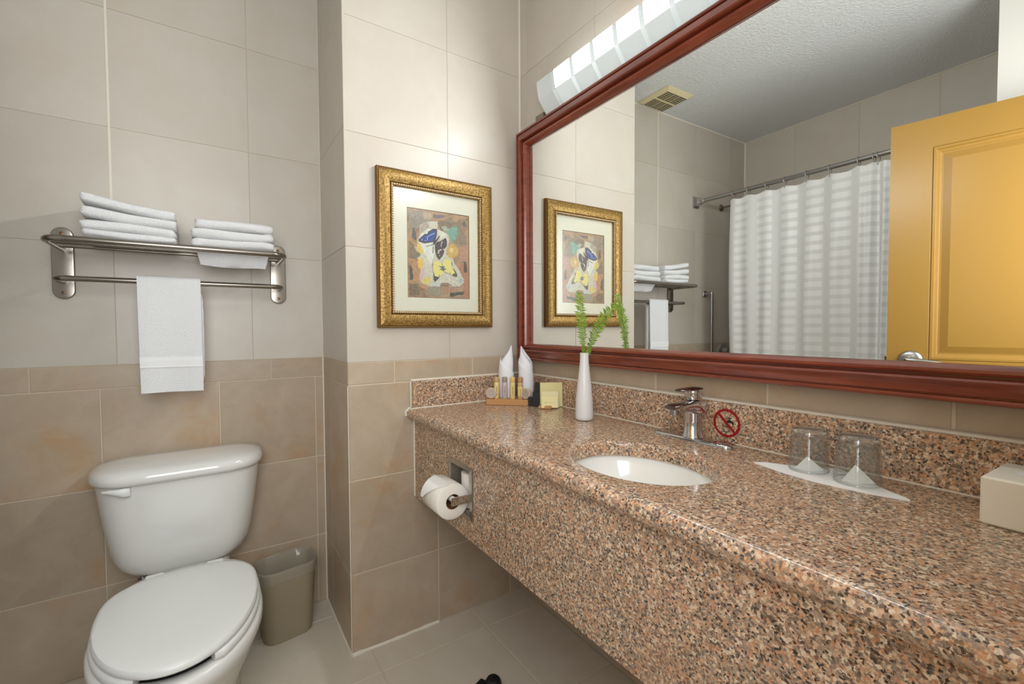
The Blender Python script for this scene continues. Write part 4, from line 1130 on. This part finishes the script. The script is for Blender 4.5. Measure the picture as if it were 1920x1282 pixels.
# cards and matchboxes with a wooden stand
cs_ = thing('card_stand', 'small wooden block holding yellow cards on the counter', 'card holder', (1.005, 1.285, CT))
cd = Vector((.030, -.034, 0)).normalized(); ca = math.atan2(cd.y, cd.x)
MB().cbox(T(1.012, 1.296, CT + .0068) @ Rz(ca), .048, .030, .0128, .003).build('block', M['light_wood'], cs_, smooth=30)
def card(x, y, w, h, th_, yaw, lean, mat, lab, name='card', cat='card', text=False, z0=0.0):
    o = thing(name, lab, cat, (x, y, CT), 'cards in the wooden stand')
    mm = T(x, y, CT + .0012 + z0) @ Rz(yaw) @ Rx(-lean) @ T(0, 0, h / 2)
    MB().cbox(mm, w, th_, h, .0005).build('sheet', mat, o)
    if text:
        b = MB(); letters(b, mm @ T(0, -th_ / 2 - .0004, -.002), w * .6, .003, 18, 5); b.build('print', M['cap_brown'], o)
card(1.052, 1.312, .084, .090, .003, ca + .28, .08, M['card'], 'largest yellow card at the back of the wooden stand')
card(1.034, 1.296, .064, .060, .003, ca + .30, .16, M['card_b'], 'middle sized yellow card in the wooden stand')
card(1.018, 1.280, .060, .042, .008, ca + .30, .22, M['card_c'], 'smallest yellow card with printed line, at the front of the wooden stand', text=True, z0=.003)
for x, y, w, h, lab in ((1.030, 1.352, .040, .088, 'tall black card behind the yellow cards'), (1.014, 1.345, .040, .054, 'middle black card beside the yellow cards'), (1.004, 1.366, .034, .034, 'small black card next to the wooden tray')):
    card(x, y, w, h, .004, ca + .2, .05, M['black'], lab, 'black_card')
# vase with fern
VX, VY = .990, 1.066
va = thing('bud_vase', 'slender white frosted glass bud vase on the counter', 'vase', (VX, VY, CT))
VH = .216
prof = [(0, .001), (.024, .001), (.0275, .004), (.0285, .012), (.0285, .03), (.0272, .06), (.0245, .095), (.021, .125), (.0175, .155), (.0150, .18), (.0138, .20), (.0138, VH), (.0118, VH), (.0118, .19), (.015, .15), (.0, .12)]
MB().lathe(prof, T(VX, VY, CT), 36).build('glass_body', M['vase'], va, smooth=50)
def frond(pts, lab, scale, seed):
    o = thing('fern_frond', lab, 'fern', (VX, VY, CT + VH - .03), 'fern fronds in the vase')
    P = [Vector(p) for p in pts]
    def bez(t):
        n = len(P) - 1; s = Vector((0, 0, 0))
        for k in range(n + 1): s += P[k] * (math.comb(n, k) * t ** k * (1 - t) ** (n - k))
        return s
    K = 40; path = [bez(i / K) for i in range(K + 1)]
    MB().tube(path, [.0013 * (1 - .6 * i / K) for i in range(K + 1)], 6).build('stem', M['fern_stem'], o, smooth=60)
    b = MB(); rnd = random.Random(seed); view = Vector((-.04, -1.0, .1)).normalized()
    NL = 36
    for i in range(NL):
        t = .16 + .84 * i / (NL - 1); p = bez(t); tg = (bez(min(1, t + .02)) - bez(max(0, t - .02))).normalized()
        side = tg.cross(view).normalized(); L = scale * (.012 + .015 * math.sin(PI * min(1, (1 - t) * 1.25 + .04)) ** .8) * rnd.uniform(.85, 1.1)
        for sg_ in (-1, 1):
            d = (side * sg_ + tg * rnd.uniform(.15, .45) + view * rnd.uniform(-.35, .35)).normalized()
            up = d.cross(tg).normalized(); wv = tg * .0028
            q0, q1, q2 = p, p + d * L * .45 + up * .0006, p + d * L - Vector((0, 0, .0015))
            b.add([q0 - wv * .5, q0 + wv * .5, q1 + wv, q2, q1 - wv * .9], [(0, 1, 2, 4), (4, 2, 3)])
    lf = b.build('leaflets', M['fern'], o, fix=False); lf['kind'] = 'stuff'
zv = CT + VH
frond([(VX + .002, VY, zv - .04), (VX - .004, VY + .002, zv + .04), (VX + .004, VY + .022, zv + .13), (1.003, 1.102, 1.262)], 'upright green fern frond in the white bud vase', 1.0, 1)
frond([(VX + .004, VY, zv - .04), (VX + .016, VY - .004, zv + .03), (VX + .045, VY - .022, zv + .115), (1.083, 1.016, 1.222)], 'green fern frond leaning from the vase towards the mirror', 1.05, 2)

# paper napkin with two upturned tumblers
g1, g2 = Vector((1.008, .420, 0)), Vector((1.000, .334, 0))
nk = thing('paper_napkin', 'white folded paper napkin under the two upturned glasses', 'napkin', (.99, .38, CT))
b = MB(); Lp, Rp, Ap = Vector((.972, .512, 0)), Vector((.972, .250, 0)), Vector((1.070, .385, 0)); vs = []; K = 16
front = [Lp + (Rp - Lp) * (i / K) + Vector((-.026 * math.sin(PI * i / K), 0, 0)) for i in range(K + 1)]
back = [Lp + (Ap - Lp) * (2 * i / K) if i <= K / 2 else Ap + (Rp - Ap) * (2 * i / K - 1) for i in range(K + 1)]
for zz in (.0006, .0036):
    for i in range(K + 1):
        w = zz + (.0012 * math.sin(i * 1.3) if zz > .001 else 0)
        vs += [Vector((front[i].x, front[i].y, CT + w * .8)), Vector(((front[i].x + back[i].x) / 2, (front[i].y + back[i].y) / 2, CT + w)), Vector((back[i].x, back[i].y, CT + w))]
q = 3 * (K + 1); fs = []
for i in range(K):
    for j in (0, 1):
        a = 3 * i + j; fs += [(a, a + 1, a + 4, a + 3), (q + a, q + a + 3, q + a + 4, q + a + 1)]
    fs += [(3 * i, 3 * i + 3, q + 3 * i + 3, q + 3 * i), (3 * i + 2, q + 3 * i + 2, q + 3 * i + 5, 3 * i + 5)]
b.add(vs, fs); b.build('sheet', M['paper_white'], nk, smooth=40)
for g, hh in ((g1, .026), (g2, .032)):
    b = MB(); c = Vector((g.x, g.y, CT + .0045)); r = .029
    u = Vector((.62, -.78, 0)); v = Vector((.78, .62, 0))
    pts = [c - u * r * .9, c + u * r * .98 - v * .004, c - u * .006 - v * .010, c + v * r * .75, c - u * .002 + Vector((0, 0, hh)) + v * .004]
    b.add(pts, [(0, 2, 4), (2, 1, 4), (1, 3, 4), (3, 0, 4)]); b.build('folded_tip', M['paper_white'], nk, fix=True)
for g, sc, lab in ((g1, 1.0, 'upturned clear glass tumbler nearer the faucet on the paper napkin'), (g2, 1.04, 'upturned clear glass tumbler nearer the cream box on the paper napkin')):
    o = thing('glass_tumbler', lab, 'glass', (g.x, g.y, CT), 'upturned tumblers')
    z0_ = CT + .0056; r0, r1, h = .0355 * sc, .0320 * sc, .086 * sc
    prof = [(r0, 0), (r0 + .0004, .002), (r1, h - .012), (r1 - .002, h - .004), (r1 - .008, h), (.0, h + .0002)]
    inn = [(r0 - .0022, .0), (r1 - .0024, h - .020), (r1 - .006, h - .016), (.0, h - .0145)]
    b = MB(); b.lathe(prof[:-1] + [(.001, h)], T(g.x, g.y, z0_), 40); b.f = b.f[:-2] + [b.f[-1]]; b.m = b.m[:len(b.f)]
    b2 = MB(); b2.lathe(inn[:-1] + [(.001, h - .0145)], T(g.x, g.y, z0_), 40); k0 = len(b2.f); b2.f = b2.f[:-2] + [b2.f[-1]]; b2.m = b2.m[:len(b2.f)]
    b.build('outer_wall', M['tumbler'], o, smooth=50); b2.build('inner_wall', M['tumbler'], o, smooth=50)
    MB().lathe([(.0, h - .013), (r1 - .008, h - .0135), (r1 - .0035, h - .011), (r1 - .0035, h - .006), (r1 - .009, h - .0012), (.0, h - .001)], T(g.x, g.y, z0_), 40).build('base', M['thick_glass'], o, smooth=50)
    b3 = MB(); b3.lathe([(r0 - .0022, 0), (r0, 0), (r0 + .0003, .0015), (r0 - .0012, .003), (r0 - .0025, .0015)], T(g.x, g.y, z0_), 40, close=True); b3.build('rim', M['tumbler'], o, smooth=60)
# cream box at the near end of the counter
bx = thing('tissue_box', 'plain cream box at the near end of the counter', 'box', (1.015, .095, CT))
bb = T(1.0125, .092, CT + .0365) @ Rz(math.radians(-3))
MB().cbox(bb, .125, .140, .072, .003).build('carton', M['box'], bx)
b = MB(); b.loft([[bb @ Vector((.030 * math.cos(t), .045 * math.sin(t), z)) for t in [2 * PI * k / 24 for k in range(24)]] for z in (.0362, .0366)]); b.build('opening', M['paper_white'], bx)

# ------------------------------------------------------------------ small dark object on the floor
fo_ = thing('rubber_foot', 'small black rubber foot on the floor at the bottom edge of the picture', 'rubber foot', (.722, 1.205, 0))
MB().lathe([(.0, .0), (.026, .0), (.028, .008), (.026, .022), (.019, .032), (.008, .036), (0, .0365)], T(.722, 1.200, 0.0005), 10).build('cap', M['black'], fo_, smooth=30)
MB().cbox(T(.690, 1.222, .0105) @ Rz(.4), .034, .026, .020, .005).build('lug', M['black'], fo_)

# ------------------------------------------------------------------ bath side (seen in the mirror)
RXX, RZZ = -.659, 2.022
rd = thing('curtain_rod', 'brushed metal shower curtain rod between the tiled wall and the partition', 'curtain rod', (RXX, 1.25, RZZ))
MB().tube([(RXX, YT - .02, RZZ + .006), (RXX, .507, RZZ - .006)], .0125, 16).build('rod', M['steel'], rd, smooth=50)
b = MB(); b.loft([[Vector((RXX + x * w, YT - yy, RZZ + .006 + z * h)) for x, z in ((-1, -1), (1, -1), (1, 1), (-1, 1))] for yy, w, h in ((.0004, .028, .040), (.008, .028, .040), (.02, .022, .026), (.036, .018, .022))]); fl_ = b.build('flange', M['chrome'], rd, smooth=20)
MB().lathe([(0, .03), (.021, .03), (.023, .036), (.023, .048), (.018, .054), (.0145, .08), (0, .08)], T(RXX, YT, RZZ + .006) @ Rx(PI / 2), 24).build('collar', M['chrome'], fl_, smooth=40)
MB().lathe([(0, 0), (.035, 0), (.035, .012), (.02, .03), (0, .03)], T(RXX, .5075, RZZ - .006) @ Rx(-PI / 2), 24).build('flange', M['chrome'], rd, smooth=40)
# curtain
CY0, CY1, CZT, CZB = .53, 1.732, 1.985, .12
RINGS = [1.715, 1.616, 1.50, 1.392, 1.272, 1.156, 1.022, .956, .938, .83, .72, .62]
def fold(y):
    t = CY1 - y
    amp = .008 + .009 * min(1, t / 1.0)
    x = amp * math.sin(t * 2 * PI / .115 + 1.2 * math.sin(t * 5)) + .012 * math.sin(t * 9 + .6)
    if t > .70: x += .018 * math.sin((t - .70) * 2 * PI / .055) * min(1, (t - .70) / .12)
    return x
NU, NV = 260, 30
vs, uv = [], []; dist = 0; last = None
us_ = []
for i in range(NU + 1):
    y = CY1 + (CY0 - CY1) * i / NU; p = (fold(y), y)
    if last: dist += math.hypot(p[0] - last[0], p[1] - last[1])
    last = p; us_.append(dist)
for i in range(NU + 1):
    y = CY1 + (CY0 - CY1) * i / NU
    dr_ = min(abs(y - r) for r in RINGS)
    for j in range(NV + 1):
        w = j / NV; sag = .010 * min(1, dr_ / .05) * (1 - w) ** 6
        z = CZT - sag - (CZT - CZB) * w
        x = RXX + fold(y) * (.55 + .45 * min(1, w * 3)) + .006 * math.sin(w * 7 + i * .05)
        vs.append((x, y + .012 * math.sin(w * 5 + 1) * (w) * (1 if i < 20 else .3), z)); uv.append((us_[i], z))
cur = MB(); fs = [(i * (NV + 1) + j, i * (NV + 1) + j + 1, (i + 1) * (NV + 1) + j + 1, (i + 1) * (NV + 1) + j) for i in range(NU) for j in range(NV)]
cur.add(vs, fs)
co = cur.build('shower_curtain', M['curtain'], smooth=60, fix=False); tag(co, 'white shower curtain with woven check bands, seen in the mirror', 'curtain')
ul = co.data.uv_layers.new(name='cloth')
for lp in co.data.loops: ul.data[lp.index].uv = uv[lp.vertex_index]
ORD = ['first', 'second', 'third', 'fourth', 'fifth', 'sixth', 'seventh', 'eighth', 'ninth', 'tenth', 'eleventh', 'twelfth']
ring_me = None
for k, y in enumerate(RINGS):
    lab = '%s metal curtain ring along the rod, counted from the wall flange' % ORD[k]
    if ring_me is None:
        b = MB(); b.tube([(.0195 * math.cos(t), .004 * math.sin(t), -.008 + .0235 * math.sin(t)) for t in [2 * PI * q_ / 24 for q_ in range(24)]], .0017, 6, closed=True)
        b.tube([(0, 0, -.030), (.002, 0, -.045), (.006, 0, -.052), (.010, 0, -.046)], .0015, 6)
        ring_me = b.mesh('curtain_ring', [M['chrome']], smooth=60)
    o = bpy.data.objects.new('curtain_ring', ring_me); COL.objects.link(o); o.location = (RXX, y, RZZ + .006 - .012 * (YT - y) / 1.5)
    tag(o, lab, 'curtain ring', 'curtain rings on the rod')
# shower arm
sa = thing('shower_fixture', 'chrome shower pipe on a round flange behind the curtain edge', 'shower', (-.967, YT, 2.03))
MB().lathe([(0, .0004), (.026, .0004), (.026, .004), (.016, .012), (0, .012)], T(-.967, YT, 2.034) @ Rx(PI / 2), 24).build('flange', M['nickel'], sa, smooth=40)
MB().tube([(-.967, YT - .01, 2.034), (-.967, YT - .08, 2.034), (-.967, YT - .12, 2.02), (-.967, YT - .16, 1.985)], .0085, 12).build('pipe', M['nickel'], sa, smooth=50)
MB().lathe([(0, 0), (.012, 0), (.014, .02), (.032, .045), (.033, .055), (0, .056)], T(-.967, YT - .155, 1.99) @ Rx(PI * .78), 24).build('shower_head', M['chrome'], sa, smooth=40)
# grab bar
gb = thing('grab_bar', 'vertical metal grab bar on the tiled wall beside the shower curtain', 'grab bar', (-.775, YT, .75))
for zz in (1.389, .80):
    MB().cbox(T(-.772, YT - .0055, zz), .045, .010, .045, .003).build('mount', M['steel'], gb)
    MB().cbox(T(-.775, YT - .035, zz), .020, .052, .020, .004).build('bracket', M['steel'], gb)
MB().tube([(-.778, YT - .058, 1.402), (-.778, YT - .058, .785)], .0105, 14).build('bar', M['steel'], gb, smooth=50)
# shower valve
sv = thing('shower_valve', 'round chrome shower valve low on the tiled wall beside the curtain', 'valve', (-1.0, YT, .98))
MB().lathe([(0, .0004), (.062, .0004), (.062, .005), (.055, .012), (.03, .016), (.026, .05), (.02, .054), (0, .054)], T(-1.0, YT, .967) @ Rx(PI / 2), 36).build('dial', M['chrome'], sv, smooth=40)
MB().tube([(-1.0, YT - .048, .967), (-1.0, YT - .052, .93), (-1.0, YT - .056, .90)], [.009, .008, .006], 10).build('lever', M['chrome'], sv, smooth=50)
# bath tub
bt = thing('bathtub', 'white bathtub behind the shower curtain', 'bathtub', (-.97, 1.26, 0))
b = MB(); tx0, tx1, ty0, ty1 = XT + .002, -.715, .510, YT - .002
def trect(ix, iy, rc, z, n=5):
    p = []; cx, cy = (tx0 + tx1) / 2, (ty0 + ty1) / 2; hx, hy_ = (tx1 - tx0) / 2 - ix, (ty1 - ty0) / 2 - iy
    for qx, qy, a0_ in ((1, 1, 0), (-1, 1, PI / 2), (-1, -1, PI), (1, -1, 1.5 * PI)):
        for k in range(n + 1):
            a = a0_ + PI / 2 * k / n; p.append(Vector((cx + qx * (hx - rc) + rc * math.cos(a), cy + qy * (hy_ - rc) + rc * math.sin(a), z)))
    return p
b.loft([trect(.02, 0, .004, 0), trect(.02, 0, .004, .34), trect(0, 0, .006, .355), trect(0, 0, .006, .385), trect(.012, .01, .01, .392), trect(.07, .07, .08, .392), trect(.09, .10, .10, .37), trect(.13, .2, .12, .09), trect(.18, .28, .1, .07)])
b.build('shell', M['porcelain'], bt, smooth=40)
# ceiling vent
vn = thing('ceiling_vent', 'ivory plastic ventilation grille on the ceiling, seen in the mirror', 'vent', (-.18, 1.87, ZC))
vx0, vx1, vy0, vy1 = -.285, -.062, 1.752, 1.985
b = MB()
def vr(i, z): return [Vector((vx0 + i, vy0 + i, z)), Vector((vx1 - i, vy0 + i, z)), Vector((vx1 - i, vy1 - i, z)), Vector((vx0 + i, vy1 - i, z))]
b.loft([vr(0, ZC - .0005), vr(0, ZC - .006), vr(.022, ZC - .020), vr(.026, ZC - .020)], (False, True)); b.build('grille_plate', M['vent'], vn)
for (ya, yb_) in ((1.785, 1.855), (1.885, 1.955)):
    sl = MB(); ns = 6
    for i in range(ns):
        y = ya + (yb_ - ya) * i / (ns - 1)
        for (xa, xb) in ((-.262, -.200), (-.196, -.152), (-.148, -.086)): sl.box(xa, xb, y - .0035, y + .0035, ZC - .0206, ZC - .0198)
    sl.build('slot_shade', M['dark'], vn)  # dark strips on the plate stand in for shade inside the slots
